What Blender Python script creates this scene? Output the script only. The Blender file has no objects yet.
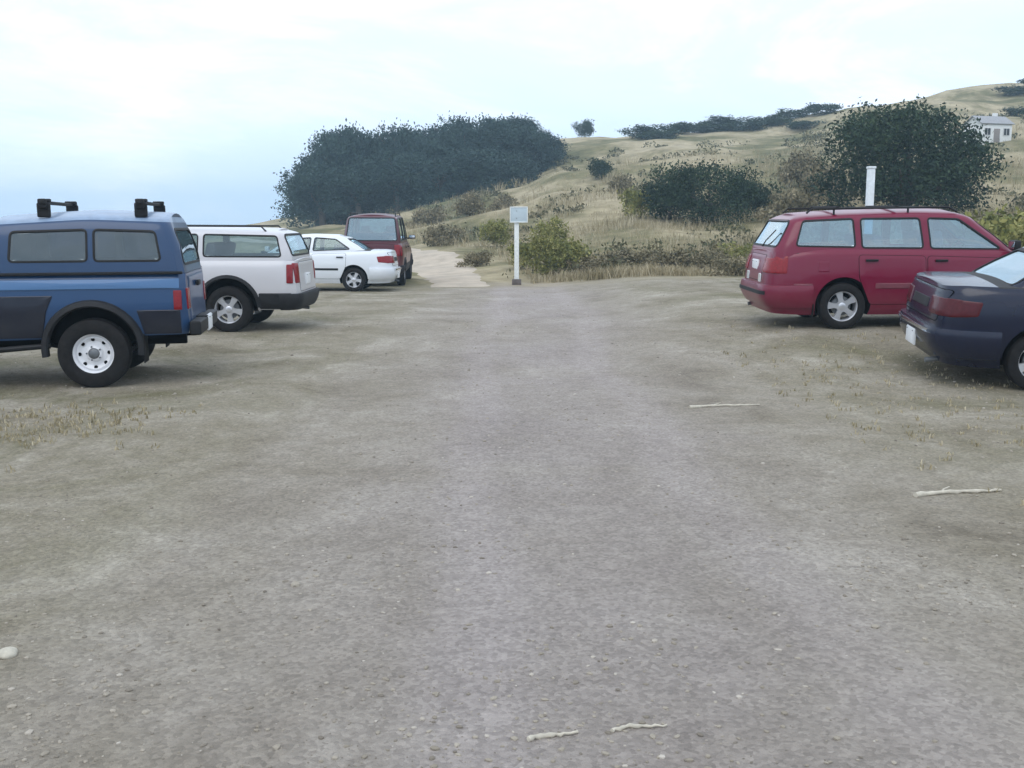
import bpy, bmesh, math, random
from mathutils import Vector, Matrix, noise
R = math.radians
PI = math.pi
sc = bpy.context.scene
COL = sc.collection
rnd = random.Random(11)

# ------------------------------------------------------------------ helpers
def lerp_table(tab, x):
    if x <= tab[0][0]: return tab[0][1]
    for (a, b), (c, d) in zip(tab, tab[1:]):
        if x <= c:
            t = (x - a) / (c - a) if c > a else 1
            return b + (d - b) * t
    return tab[-1][1]

def smooth_table(tab, x, w=0.12):
    # box-smoothed piecewise linear profile
    return sum(lerp_table(tab, x + w * k) for k in (-1, -.5, 0, .5, 1)) / 5

def sstep(a, b, x):
    t = max(0, min(1, (x - a) / (b - a)))
    return t * t * (3 - 2 * t)

def link(name, me, parent=None):
    o = bpy.data.objects.new(name, me)
    COL.objects.link(o)
    if parent is not None: o.parent = parent
    return o

def finish(name, bm, mat, parent=None, sharp=32, flat=False):
    me = bpy.data.meshes.new(name)
    bmesh.ops.recalc_face_normals(bm, faces=bm.faces) if not flat else None
    bm.to_mesh(me); bm.free()
    for m in (mat if isinstance(mat, (list, tuple)) else [mat]): me.materials.append(m)
    if not flat:
        me.polygons.foreach_set('use_smooth', [True] * len(me.polygons))
        me.set_sharp_from_angle(angle=R(sharp))
    return link(name, me, parent)

def thing(name, label, cat, loc=(0, 0, 0), rotz=0, group=None):
    o = bpy.data.objects.new(name, None); COL.objects.link(o)
    o.location = loc; o.rotation_euler = (0, 0, rotz)
    o.empty_display_size = .2
    return tag(o, label, cat, group)

def tag(o, label, cat, group=None):
    o['label'] = label; o['category'] = cat
    if group: o['group'] = group
    return o

def copy_tree(o, parent=None):
    c = o.copy(); COL.objects.link(c); c.parent = parent
    for ch in list(o.children): copy_tree(ch, c)
    return c

def box(bm, c, s, bev=0.0, rot=None, seg=2):
    r = bmesh.ops.create_cube(bm, size=1)
    vs = r['verts']
    bmesh.ops.scale(bm, vec=s, verts=vs)
    if bev > 0:
        es = list({e for v in vs for e in v.link_edges})
        g = bmesh.ops.bevel(bm, geom=es, offset=bev, segments=seg, affect='EDGES', profile=.6)
        vs = list({v for f in g['faces'] for v in f.verts} | {v for v in vs if v.is_valid})
    if rot is not None: bmesh.ops.rotate(bm, cent=(0, 0, 0), matrix=rot, verts=vs)
    bmesh.ops.translate(bm, vec=c, verts=vs)
    return vs

def tube(bm, pts, rads, n=10, cap=True):
    pts = [Vector(p) for p in pts]
    if not isinstance(rads, (list, tuple)): rads = [rads] * len(pts)
    rings = []; side = None
    for i, p in enumerate(pts):
        d = (pts[min(i + 1, len(pts) - 1)] - pts[max(i - 1, 0)]).normalized()
        if side is None:
            side = d.orthogonal().normalized()
        else:
            side = (side - d * side.dot(d)).normalized()
        up = d.cross(side)
        rings.append([bm.verts.new(p + (side * math.cos(2 * PI * k / n) + up * math.sin(2 * PI * k / n)) * rads[i]) for k in range(n)])
    for a, b in zip(rings, rings[1:]):
        for k in range(n): bm.faces.new((a[k], a[(k + 1) % n], b[(k + 1) % n], b[k]))
    if cap:
        bm.faces.new(rings[0][::-1]); bm.faces.new(rings[-1])
    return rings

def lathe_y(bm, prof, n=40, c=(0, 0, 0), mi=0):
    # profile (radius, y) revolved round the Y axis through c
    rings = []
    for r, y in prof:
        if r < 1e-5: rings.append([bm.verts.new((c[0], c[1] + y, c[2]))])
        else: rings.append([bm.verts.new((c[0] + r * math.cos(2 * PI * k / n), c[1] + y, c[2] + r * math.sin(2 * PI * k / n))) for k in range(n)])
    for a, b in zip(rings, rings[1:]):
        for k in range(n):
            k2 = (k + 1) % n
            if len(a) == 1 and len(b) == 1: continue
            if len(a) == 1: f = bm.faces.new((a[0], b[k2], b[k]))
            elif len(b) == 1: f = bm.faces.new((a[k], a[k2], b[0]))
            else: f = bm.faces.new((a[k], a[k2], b[k2], b[k]))
            f.material_index = mi

# ------------------------------------------------------------------ materials
def newmat(name):
    m = bpy.data.materials.new(name); m.use_nodes = True
    nt = m.node_tree
    return m, nt, nt.nodes['Principled BSDF']

def nd(nt, t, **kw):
    n = nt.nodes.new(t)
    for k, v in kw.items(): setattr(n, k, v)
    return n

def noise_node(nt, scale, detail=4, rough=.6, vec=None, dist=0):
    n = nd(nt, 'ShaderNodeTexNoise')
    n.inputs['Scale'].default_value = scale; n.inputs['Detail'].default_value = detail
    n.inputs['Roughness'].default_value = rough; n.inputs['Distortion'].default_value = dist
    if vec is not None: nt.links.new(vec, n.inputs['Vector'])
    return n

def ramp(nt, fac, stops):
    r = nd(nt, 'ShaderNodeValToRGB')
    el = r.color_ramp.elements
    el[0].position = stops[0][0]; el[0].color = (*stops[0][1], 1) if len(stops[0][1]) == 3 else stops[0][1]
    el[1].position = stops[-1][0]; el[1].color = (*stops[-1][1], 1)
    for p, c in stops[1:-1]:
        e = el.new(p); e.color = (*c, 1)
    nt.links.new(fac, r.inputs['Fac'])
    return r

def mixc(nt, fac, a, b, mode='MIX'):
    m = nd(nt, 'ShaderNodeMix', data_type='RGBA', blend_type=mode)
    for sock, v in ((m.inputs[0], fac), (m.inputs[6], a), (m.inputs[7], b)):
        if hasattr(v, 'is_linked') or hasattr(v, 'links'): nt.links.new(v, sock)
        elif isinstance(v, (int, float)): sock.default_value = v
        else: sock.default_value = (*v, 1)
    return m.outputs[2]

def simple(name, col, rough=.5, metal=0, coat=0, var=.15, scale=8, bump=0, spec=.5):
    m, nt, b = newmat(name)
    tc = nd(nt, 'ShaderNodeTexCoord')
    n = noise_node(nt, scale, 5, .6, tc.outputs['Object'])
    d = tuple(c * (1 - var) for c in col); u = tuple(min(1, c * (1 + var)) for c in col)
    r = ramp(nt, n.outputs['Fac'], [(.3, d), (.7, u)])
    nt.links.new(r.outputs['Color'], b.inputs['Base Color'])
    b.inputs['Roughness'].default_value = rough; b.inputs['Metallic'].default_value = metal
    b.inputs['Coat Weight'].default_value = coat; b.inputs['Specular IOR Level'].default_value = spec
    b.inputs['Coat Roughness'].default_value = .08
    if bump:
        bp = nd(nt, 'ShaderNodeBump'); bp.inputs['Strength'].default_value = bump; bp.inputs['Distance'].default_value = .01
        nt.links.new(n.outputs['Fac'], bp.inputs['Height']); nt.links.new(bp.outputs['Normal'], b.inputs['Normal'])
    return m

def paint(name, col, dust=.25, metal=.0, low=.55, rough=.3):
    # car paint with road dust that gathers on the low panels
    m, nt, b = newmat(name)
    tc = nd(nt, 'ShaderNodeTexCoord')
    n1 = noise_node(nt, 3.5, 6, .65, tc.outputs['Object'])
    n2 = noise_node(nt, 60, 3, .6, tc.outputs['Object'])
    sx = nd(nt, 'ShaderNodeSeparateXYZ'); nt.links.new(tc.outputs['Object'], sx.inputs[0])
    mr = nd(nt, 'ShaderNodeMapRange'); nt.links.new(sx.outputs['Z'], mr.inputs['Value'])
    mr.inputs['From Min'].default_value = low + .35; mr.inputs['From Max'].default_value = low - .25
    mr.inputs['To Min'].default_value = .12; mr.inputs['To Max'].default_value = 1
    mu = nd(nt, 'ShaderNodeMath', operation='MULTIPLY'); nt.links.new(mr.outputs[0], mu.inputs[0])
    r = ramp(nt, n1.outputs['Fac'], [(.3, (.2, .2, .2)), (.7, (1, 1, 1))]); nt.links.new(r.outputs['Color'], mu.inputs[1])
    mu2 = nd(nt, 'ShaderNodeMath', operation='MULTIPLY'); nt.links.new(mu.outputs[0], mu2.inputs[0]); mu2.inputs[1].default_value = dust
    c = mixc(nt, mu2.outputs[0], col, (.30, .27, .22))
    nt.links.new(c, b.inputs['Base Color'])
    ro = nd(nt, 'ShaderNodeMath', operation='MULTIPLY_ADD'); nt.links.new(mu2.outputs[0], ro.inputs[0]); ro.inputs[1].default_value = .9; ro.inputs[2].default_value = rough
    nt.links.new(ro.outputs[0], b.inputs['Roughness'])
    b.inputs['Metallic'].default_value = metal
    b.inputs['Coat Weight'].default_value = .35; b.inputs['Coat Roughness'].default_value = .08; b.inputs['Specular IOR Level'].default_value = .3
    bp = nd(nt, 'ShaderNodeBump'); bp.inputs['Strength'].default_value = .03; bp.inputs['Distance'].default_value = .005
    nt.links.new(n2.outputs['Fac'], bp.inputs['Height']); nt.links.new(bp.outputs['Normal'], b.inputs['Normal'])
    return m

def glass(name, tint=(.75, .85, .85), refl=.06, rough=.02):
    m = bpy.data.materials.new(name); m.use_nodes = True
    nt = m.node_tree; nt.nodes.clear()
    out = nd(nt, 'ShaderNodeOutputMaterial')
    tr = nd(nt, 'ShaderNodeBsdfTransparent'); tr.inputs[0].default_value = (*tint, 1)
    gl = nd(nt, 'ShaderNodeBsdfGlossy'); gl.inputs['Roughness'].default_value = rough; gl.inputs[0].default_value = (.78, .93, 1, 1)
    lw = nd(nt, 'ShaderNodeLayerWeight'); lw.inputs[0].default_value = .5
    fr = nd(nt, 'ShaderNodeMath', operation='POWER'); fr.inputs[1].default_value = 4.0; nt.links.new(lw.outputs['Facing'], fr.inputs[0])
    ad = nd(nt, 'ShaderNodeMath', operation='ADD', use_clamp=True); ad.inputs[1].default_value = refl
    tc = nd(nt, 'ShaderNodeTexCoord'); nz = noise_node(nt, 5, 4, .6, tc.outputs['Object'])
    df = nd(nt, 'ShaderNodeBsdfDiffuse'); df.inputs[0].default_value = (.45, .45, .42, 1)
    dm = nd(nt, 'ShaderNodeMixShader')
    mm = nd(nt, 'ShaderNodeMath', operation='MULTIPLY'); mm.inputs[1].default_value = .16
    nt.links.new(nz.outputs['Fac'], mm.inputs[0]); nt.links.new(mm.outputs[0], dm.inputs[0])
    mx = nd(nt, 'ShaderNodeMixShader')
    nt.links.new(fr.outputs[0], ad.inputs[0]); nt.links.new(ad.outputs[0], mx.inputs[0])
    nt.links.new(tr.outputs[0], dm.inputs[1]); nt.links.new(df.outputs[0], dm.inputs[2])
    nt.links.new(dm.outputs[0], mx.inputs[1]); nt.links.new(gl.outputs[0], mx.inputs[2])
    nt.links.new(mx.outputs[0], out.inputs['Surface'])
    return m

M = {}
M['blue'] = paint('truck_blue_paint', (.015, .056, .145), .15)
M['shell'] = paint('camper_shell_blue', (.015, .048, .120), .12)
M['stripe'] = paint('truck_light_blue_stripe', (.060, .150, .31), .2)
M['shell_sky_sheen'] = simple('shell_roof_painted_sky_sheen', (.22, .30, .42), .45, coat=.3)  # sky reflection on the shell roof, painted in as a paler blue
M['darklens'] = simple('smoked_red_lens', (.07, .004, .008), .25, coat=.1, spec=.3, var=.2, scale=30)
M['navy_low'] = paint('truck_lower_navy_paint', (.006, .009, .022), .12, rough=.4)
M['red'] = paint('wagon_red_paint', (.16, .002, .028), .08)
M['navy'] = paint('sedan_dark_blue_paint', (.004, .007, .026), .03, 0, rough=.22)
M['pearl'] = paint('suv_pearl_paint', (.58, .57, .59), .15)
M['white'] = paint('sedan_white_paint', (.72, .75, .79), .15)
M['maroon'] = paint('van_maroon_paint', (.085, .012, .022), .25)
M['black'] = simple('black_plastic', (.010, .010, .011), .55, spec=.3, var=.2)
M['cladding'] = simple('dark_grey_cladding', (.018, .018, .02), .65, spec=.3, var=.2)
M['well'] = simple('underbody_black', (.004, .004, .004), .9, spec=.1, var=.2)
M['rubber'] = simple('tyre_rubber', (.014, .013, .013), .85, spec=.25, var=.35, scale=20, bump=.2)
M['alloy'] = simple('alloy_rim', (.62, .63, .66), .35, .6, var=.08)
M['steelwhite'] = simple('white_steel_rim', (.74, .74, .76), .4, 0, var=.06)
M['chrome'] = simple('chrome', (.6, .62, .65), .18, 1, var=.05)
M['grey'] = simple('grey_metal', (.16, .17, .18), .5, .4)
M['redlens'] = simple('red_lens', (.22, .006, .012), .25, coat=.15, spec=.35, var=.2, scale=30)
M['amber'] = simple('amber_lens', (.55, .16, .02), .2, coat=.6, var=.1)
M['clear'] = simple('clear_lens', (.6, .62, .64), .15, .3, coat=.6, var=.1, scale=40)
M['plate'] = simple('licence_plate_white', (.78, .79, .80), .4, var=.05)
M['fabric'] = simple('seat_fabric', (.10, .10, .11), .9, var=.2, scale=30)
M['interior'] = simple('interior_dark', (.03, .03, .032), .85)
M['glass'] = glass('window_glass', (.62, .74, .76), .10)
M['glass_sky'] = glass('window_glass_bluish', (.42, .66, .80), .26)
M['glass_dark'] = glass('window_glass_tinted', (.07, .08, .14), .10)

# ------------------------------------------------------------------ hull surfaces
class Hull:
    def __init__(s, xr, xf, hw, zb, zt, n=7, crown=.03, shrink=None, zw=.12):
        s.xr, s.xf, s.hw_t, s.zb_t, s.zt_t, s.n, s.crown, s.zw = xr, xf, hw, zb, zt, n, crown, zw
        L0, L1 = lerp_table(xr, .5), lerp_table(xf, .5)
        hx = []
        N = 60
        for k in range(13): hx.append(('y', k / 12 * .9))
        s.half = None
    def zb(s, x): return smooth_table(s.zb_t, x, s.zw)
    def zt(s, x): return smooth_table(s.zt_t, x, s.zw)
    def dims(s, v):
        a, b = lerp_table(s.xr, v), lerp_table(s.xf, v)
        return (a + b) / 2, (b - a) / 2, lerp_table(s.hw_t, v)
    def vz(s, x, z):
        b, t = s.zb(x), s.zt(x)
        return max(0, min(1, (z - b) / (t - b)))
    def side(s, x, z, sg=1):
        v = s.vz(x, z); xc, a, h = s.dims(v)
        q = min(.999, abs((x - xc) / a))
        return Vector((x, sg * h * (1 - q ** s.n) ** (1 / s.n), z))
    def end(s, y, z, sg=1):
        x = s.dims(.5)[0] + sg * s.dims(.5)[1]
        for _ in range(4):
            v = s.vz(x, z); xc, a, h = s.dims(v)
            q = min(.999, abs(y / h))
            x = xc + sg * a * (1 - q ** s.n) ** (1 / s.n)
        return Vector((x, y, z))
    def unit_half(s, N=64):
        n = s.n; pts = []
        xs = .93
        yc = (1 - xs ** n) ** (1 / n)
        for k in range(12):
            y = yc * k / 12
            pts.append(((1 - y ** n) ** (1 / n), y))
        for k in range(N + 1):
            x = xs * (1 - 2 * k / N)
            pts.append((x, (1 - abs(x) ** n) ** (1 / n)))
        for k in range(11, -1, -1):
            y = yc * k / 12
            pts.append((-(1 - y ** n) ** (1 / n), y))
        return pts
    def mesh(s, bm, vs, bottom=True, top=True, N=64, inner=None):
        half = s.unit_half(N); m = len(half)
        ring = half + [(x, -y) for x, y in half[-2:0:-1]]
        rows = []
        for v in vs:
            xc, a, h = s.dims(v); row = []
            for (ux, uy) in ring:
                x = xc + a * ux; y = h * uy
                zbm, ztm = s.zb(x), s.zt(x)
                c = s.crown * (1 - uy * uy) if v == vs[-1] else 0
                row.append(bm.verts.new((x, y, zbm + v * (ztm - zbm) + 0)))
            rows.append(row)
        fs = []
        L = len(ring)
        for a, b in zip(rows, rows[1:]):
            for k in range(L): fs.append(bm.faces.new((a[k], a[(k + 1) % L], b[(k + 1) % L], b[k])))
        def cap(row, crown, mi=0):
            K = 8; grid = []
            for i in range(m):
                p = row[i]; q = row[(L - i) % L]
                if i == 0 or i == m - 1: grid.append([p] * (K + 1)); continue
                g = [p]
                ym = abs(half[i][1])
                for k in range(1, K):
                    t = k / K
                    co = p.co.lerp(q.co, t)
                    w = 1 - (2 * t - 1) ** 2
                    co.z += crown * w * ym
                    g.append(bm.verts.new(co))
                g.append(q); grid.append(g)
            for a, b in zip(grid, grid[1:]):
                for k in range(K):
                    vv = []
                    for w in (a[k], a[k + 1], b[k + 1], b[k]):
                        if w not in vv: vv.append(w)
                    if len(vv) > 2:
                        f = bm.faces.new(vv); f.material_index = mi
        if top: cap(rows[-1], s.crown)
        if bottom: cap(rows[0], 0, 1)

def rounded(poly, r, seg=4):
    out = []; n = len(poly)
    for i in range(n):
        p = Vector(poly[i]); a = Vector(poly[i - 1]); b = Vector(poly[(i + 1) % n])
        da, db = (a - p), (b - p)
        ra = min(r, da.length * .45, db.length * .45)
        pa, pb = p + da.normalized() * ra, p + db.normalized() * ra
        for k in range(seg + 1):
            t = k / seg
            out.append(pa * (1 - t) ** 2 + p * 2 * t * (1 - t) + pb * t * t)
    return out

def densify(poly, d=.08):
    out = []; n = len(poly)
    for i in range(n):
        a, b = poly[i], poly[(i + 1) % n]
        k = max(1, int((b - a).length / d))
        for j in range(k): out.append(a.lerp(b, j / k))
    return out

def fnorm(f, u, v, ref):
    e = .004
    du = f(u + e, v) - f(u - e, v); dv = f(u, v + e) - f(u, v - e)
    n = du.cross(dv)
    if n.length < 1e-9: return ref
    n.normalize()
    return n if n.dot(ref) > 0 else -n

def patch(bm, f, poly, ref, th=.006, r=.03, base=-.004, edge=.006, rings=5, mi=0):
    # slab with a rounded outline lying on the surface f(u, v)
    ref = Vector(ref)
    o = densify(rounded(poly, r))
    c = sum(o, Vector((0, 0))) / len(o)
    def ringv(k, off):
        res = []
        for p in o:
            d = p - c
            q = c + d * k
            res.append((q.x, q.y, off))
        return res
    wid = min((p - c).length for p in o)
    ke = max(.5, 1 - edge / wid)
    levels = [(1.0, base), (1.0, th * .6), (ke, th)] + [(ke * (1 - (j + 1) / rings), th) for j in range(rings - 1)]
    rows = []
    for k, off in levels:
        row = []
        for u, v, of in ringv(k, off):
            row.append(bm.verts.new(f(u, v) + fnorm(f, u, v, ref) * of))
        rows.append(row)
    L = len(o)
    for a, b in zip(rows, rows[1:]):
        for k in range(L):
            fa = bm.faces.new((a[k], a[(k + 1) % L], b[(k + 1) % L], b[k])); fa.material_index = mi
    cv = bm.verts.new(f(c.x, c.y) + fnorm(f, c.x, c.y, ref) * th)
    for k in range(L):
        fa = bm.faces.new((rows[-1][k], rows[-1][(k + 1) % L], cv)); fa.material_index = mi

def band(bm, f, poly, ref, wid=.02, off=.003, r=.03, th=.006):
    # rubber seal: a band following a rounded outline
    ref = Vector(ref)
    o = densify(rounded(poly, r)); L = len(o)
    c = sum(o, Vector((0, 0))) / L
    rows = []
    for k, of in ((wid, -.003), (wid, off), (0, off + .002), (-wid * .35, off), (-wid * .35, -.012)):
        row = []
        for i, p in enumerate(o):
            t = (o[(i + 1) % L] - o[i - 1]).normalized(); nn = Vector((t.y, -t.x))
            if nn.dot(p - c) < 0: nn = -nn
            q = p + nn * k
            row.append(bm.verts.new(f(q.x, q.y) + fnorm(f, q.x, q.y, ref) * of))
        rows.append(row)
    for a, b in zip(rows, rows[1:]):
        for k in range(L): bm.faces.new((a[k], a[(k + 1) % L], b[(k + 1) % L], b[k]))

def apply_bool(o, cutters):
    for c in cutters:
        m = o.modifiers.new('b', 'BOOLEAN'); m.operation = 'DIFFERENCE'; m.object = c; m.solver = 'EXACT'
    bpy.context.view_layer.update()
    dg = bpy.context.evaluated_depsgraph_get()
    me = bpy.data.meshes.new_from_object(o.evaluated_get(dg))
    o.modifiers.clear()
    o.data = me
    for c in cutters: bpy.data.objects.remove(c, do_unlink=True)
    return me

def prism(poly, axis, lo, hi):
    bm = bmesh.new()
    def P(p, d): return (p[0], d, p[1]) if axis == 'y' else (d, p[0], p[1])
    a = [bm.verts.new(P(p, lo)) for p in poly]; b = [bm.verts.new(P(p, hi)) for p in poly]
    n = len(a)
    bm.faces.new(a[::-1]); bm.faces.new(b)
    for k in range(n): bm.faces.new((a[k], a[(k + 1) % n], b[(k + 1) % n], b[k]))
    bmesh.ops.recalc_face_normals(bm, faces=bm.faces)
    me = bpy.data.meshes.new('cut'); bm.to_mesh(me); bm.free()
    return link('cut', me)

def make_wheel(parent, x, y, z, r, sg, rimmat, style='spoke', w=.2, rimf=.64):
    """sg: +1 left side (outside faces +y), -1 right side"""
    bm = bmesh.new()
    lathe_y(bm, [(0, -.06), (r * .40, -.06), (r * .42, 0.0), (r * .2, .01), (0, .01)], 28)
    wh = finish('wheel', bm, M['grey'], parent)
    wh.location = (x, y, z); wh.rotation_euler = (0, rnd.uniform(0, 6.2), 0 if sg > 0 else PI)
    h = w / 2; rr = r * rimf
    bm = bmesh.new()
    prof = [(rr * .97, -h * .8), (rr * 1.08, -h * .96), (r * .86, -h * 1.02), (r * .965, -h * .82), (r * .995, -h * .5)]
    for k in range(-3, 4):      # tread grooves
        yy = h * k / 7
        prof += [(r, yy - .009), (r, yy + .005), (r * .975, yy + .007), (r * .975, yy + .012)]
    prof += [(r * .995, h * .5), (r * .965, h * .82), (r * .86, h * 1.02), (rr * 1.08, h * .96), (rr * .97, h * .8)]
    lathe_y(bm, prof, 48)
    finish('tyre', bm, M['rubber'], wh, 40)
    bm = bmesh.new()
    lathe_y(bm, [(rr * .9, -h * .8), (rr * .88, h * .3), (rr * .93, h * .72), (rr * 1.02, h * .86), (rr * 1.03, h * .80), (rr * .97, -h * .7)], 48)
    if style == 'spoke':
        ns = 5
        for k in range(ns):
            a = 2 * PI * k / ns
            q = []
            for (rad, wd, yy) in ((rr * .14, rr * .20, h * .62), (rr * .5, rr * .15, h * .60), (rr * .93, rr * .24, h * .62)):
                for s2 in (-1, 1):
                    for dy in (0, -.035):
                        q.append(bm.verts.new((rad * math.cos(a) - s2 * wd * math.sin(a), yy + dy, rad * math.sin(a) + s2 * wd * math.cos(a))))
            for i in (0, 4):
                A = q[i:i + 8]
                bm.faces.new((A[0], A[4], A[6], A[2])); bm.faces.new((A[1], A[3], A[7], A[5]))
                bm.faces.new((A[0], A[1], A[5], A[4])); bm.faces.new((A[2], A[6], A[7], A[3]))
    else:
        # pressed steel disc with round vent holes read as dark studs
        lathe_y(bm, [(rr * .9, h * .35), (rr * .78, h * .50), (rr * .62, h * .30), (rr * .42, h * .34), (rr * .34, h * .56), (rr * .27, h * .6)], 48)
        for k in range(8):
            a = 2 * PI * (k + .5) / 8
            lathe_y(bm, [(0, h * .46), (rr * .085, h * .46), (rr * .1, h * .38)], 10, (rr * .7 * math.cos(a), 0, rr * .7 * math.sin(a)), 1)
    finish('rim', bm, [rimmat, M['well']], wh, 40)
    bm = bmesh.new()
    lathe_y(bm, [(0, h * .72), (rr * .14, h * .71), (rr * .24, h * .62), (rr * .26, h * .4)], 24)
    for k in range(5):
        a = 2 * PI * (k + .5) / 5
        lathe_y(bm, [(0, h * .64), (rr * .045, h * .64), (rr * .05, h * .3)], 8, (rr * .2 * math.cos(a) * 1.7, 0, rr * .2 * math.sin(a) * 1.7))
    finish('hub_cap', bm, M['grey'] if style == 'steel' else rimmat, wh)
    return wh

VLEV = [0, .06, .14, .24, .34, .44, .54, .64, .74, .84, .91, .955, .985, 1]
def build_body(root, H, mats, wells, R0, W, name='body', bottomz=None, N=72):
    bm = bmesh.new(); H.mesh(bm, VLEV, N=N)
    bmesh.ops.remove_doubles(bm, verts=bm.verts, dist=1e-5)
    o = finish(name, bm, mats, root)
    cut = []
    for (x, z) in wells:
        for s in (-1, 1):
            poly = [(x + R0 * math.cos(2 * PI * k / 40), z + R0 * math.sin(2 * PI * k / 40)) for k in range(40)]
            lo, hi = sorted((s * (W - .30), s * (W + .2)))
            cut.append(prism(poly, 'y', lo, hi))
    me = apply_bool(o, cut)
    for p in me.polygons:
        c = p.center
        for (x, z) in wells:
            if math.hypot(c.x - x, c.z - z) < R0 + .003 and abs(c.y) < W - .004:
                p.material_index = 1
    me.polygons.foreach_set('use_smooth', [True] * len(me.polygons))
    me.set_sharp_from_angle(angle=R(32))
    return o

CLEV = [0, .12, .25, .38, .5, .62, .74, .83, .9, .945, .975, 1]
def build_cabin(root, H, mat, side_w, end_w, glassm, name='cabin', thick=.035, seal=M['black'], topmat=None, wname='window'):
    """side_w: list of polygons (x,z); end_w: list of (sign, polygon (y,z), part name)"""
    bm = bmesh.new(); H.mesh(bm, CLEV, bottom=False, N=60)
    bmesh.ops.remove_doubles(bm, verts=bm.verts, dist=1e-5)
    o = finish(name, bm, [mat, M['interior']], root)
    sm = o.modifiers.new('s', 'SOLIDIFY'); sm.thickness = thick; sm.offset = -1; sm.material_offset = 0
    bpy.context.view_layer.update()
    dg = bpy.context.evaluated_depsgraph_get()
    me = bpy.data.meshes.new_from_object(o.evaluated_get(dg)); o.modifiers.clear(); o.data = me
    cut = []
    for poly in side_w:
        cut.append(prism([tuple(p) for p in rounded(poly, .04)], 'y', -2, 2))
    xm = H.dims(.5)[0]
    for sg, poly, nm in end_w:
        lo, hi = (xm, xm + 4) if sg > 0 else (xm - 4, xm)
        cut.append(prism([tuple(p) for p in rounded(poly, .06)], 'x', lo, hi))
    me = apply_bool(o, cut)
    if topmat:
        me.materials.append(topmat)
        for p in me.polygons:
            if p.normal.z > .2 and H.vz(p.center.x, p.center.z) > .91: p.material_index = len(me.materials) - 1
    me.polygons.foreach_set('use_smooth', [True] * len(me.polygons))
    me.set_sharp_from_angle(angle=R(32))
    for s in (-1, 1):
        f = lambda u, v, s=s: H.side(u, v, s)
        for i, poly in enumerate(side_w):
            bm = bmesh.new(); g = [(p[0], p[1]) for p in poly]
            patch(bm, f, g, (0, s, 0), th=-.012, r=.04, base=-.016, edge=.004)
            w = finish(wname, bm, glassm[i] if isinstance(glassm, list) else glassm, root)
            bm = bmesh.new(); band(bm, f, g, (0, s, 0), .016, .003, .04)
            finish('seal', bm, seal, w)
    for sg, poly, nm in end_w:
        f = lambda u, v, sg=sg: H.end(u, v, sg)
        bm = bmesh.new(); patch(bm, f, poly, (sg, 0, 0), th=-.012, r=.06, base=-.016, edge=.004)
        w = finish(nm, bm, glassm[0] if isinstance(glassm, list) else glassm, root)
        bm = bmesh.new(); band(bm, f, poly, (sg, 0, 0), .02, .003, .06)
        finish('seal', bm, seal, w)
    return o

def line_inside(body, K):
    # what lies under the cabin is dark trim, not paint
    me = body.data; me.materials.append(M['interior']); mi = len(me.materials) - 1
    xc, a, h = K.dims(0)
    for p in me.polygons:
        c = p.center
        if p.normal.z > .5 and abs(c.y) < h * .97 and abs(c.x - xc) < a - .03 and c.z > K.zb(c.x) - .12: p.material_index = mi

def side_part(root, H, name, poly, mat, th=.006, r=.03, sides=(-1, 1), edge=.006, label=None):
    res = []
    for s in sides:
        bm = bmesh.new(); patch(bm, lambda u, v: H.side(u, v, s), poly, (0, s, 0), th, r, edge=edge)
        o = finish(name, bm, mat, root); res.append(o)
        if label: o['label'] = label
    return res

def end_part(root, H, name, poly, mat, sg, th=.008, r=.02, edge=.006):
    bm = bmesh.new(); patch(bm, lambda u, v: H.end(u, v, sg), poly, (sg, 0, 0), th, r, edge=edge)
    o = finish(name, bm, mat, root)
    if name in ('tailgate', 'boot_lid'):
        bm = bmesh.new(); band(bm, lambda u, v: H.end(u, v, sg), poly, (sg, 0, 0), .006, .0015, r); finish('seam', bm, M['well'], o)
    return o

def door(root, H, poly, mat, hx, hz, s, name='door', hmat=None):
    bm = bmesh.new(); patch(bm, lambda u, v: H.side(u, v, s), poly, (0, s, 0), .005, .05, base=-.006, edge=.005, rings=7)
    d = finish(name, bm, mat, root)
    bm = bmesh.new(); band(bm, lambda u, v: H.side(u, v, s), poly, (0, s, 0), .006, .0015, .05); finish('door_seam', bm, M['well'], d)
    p = H.side(hx, hz, s)
    bm = bmesh.new()
    box(bm, (hx, p.y + s * .022, hz), (.17, .022, .03), .009)
    box(bm, (hx - .07, p.y + s * .012, hz), (.02, .03, .025), .004)
    box(bm, (hx + .07, p.y + s * .012, hz), (.02, .03, .025), .004)
    finish('handle', bm, hmat or M['black'], d)
    return d

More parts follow.
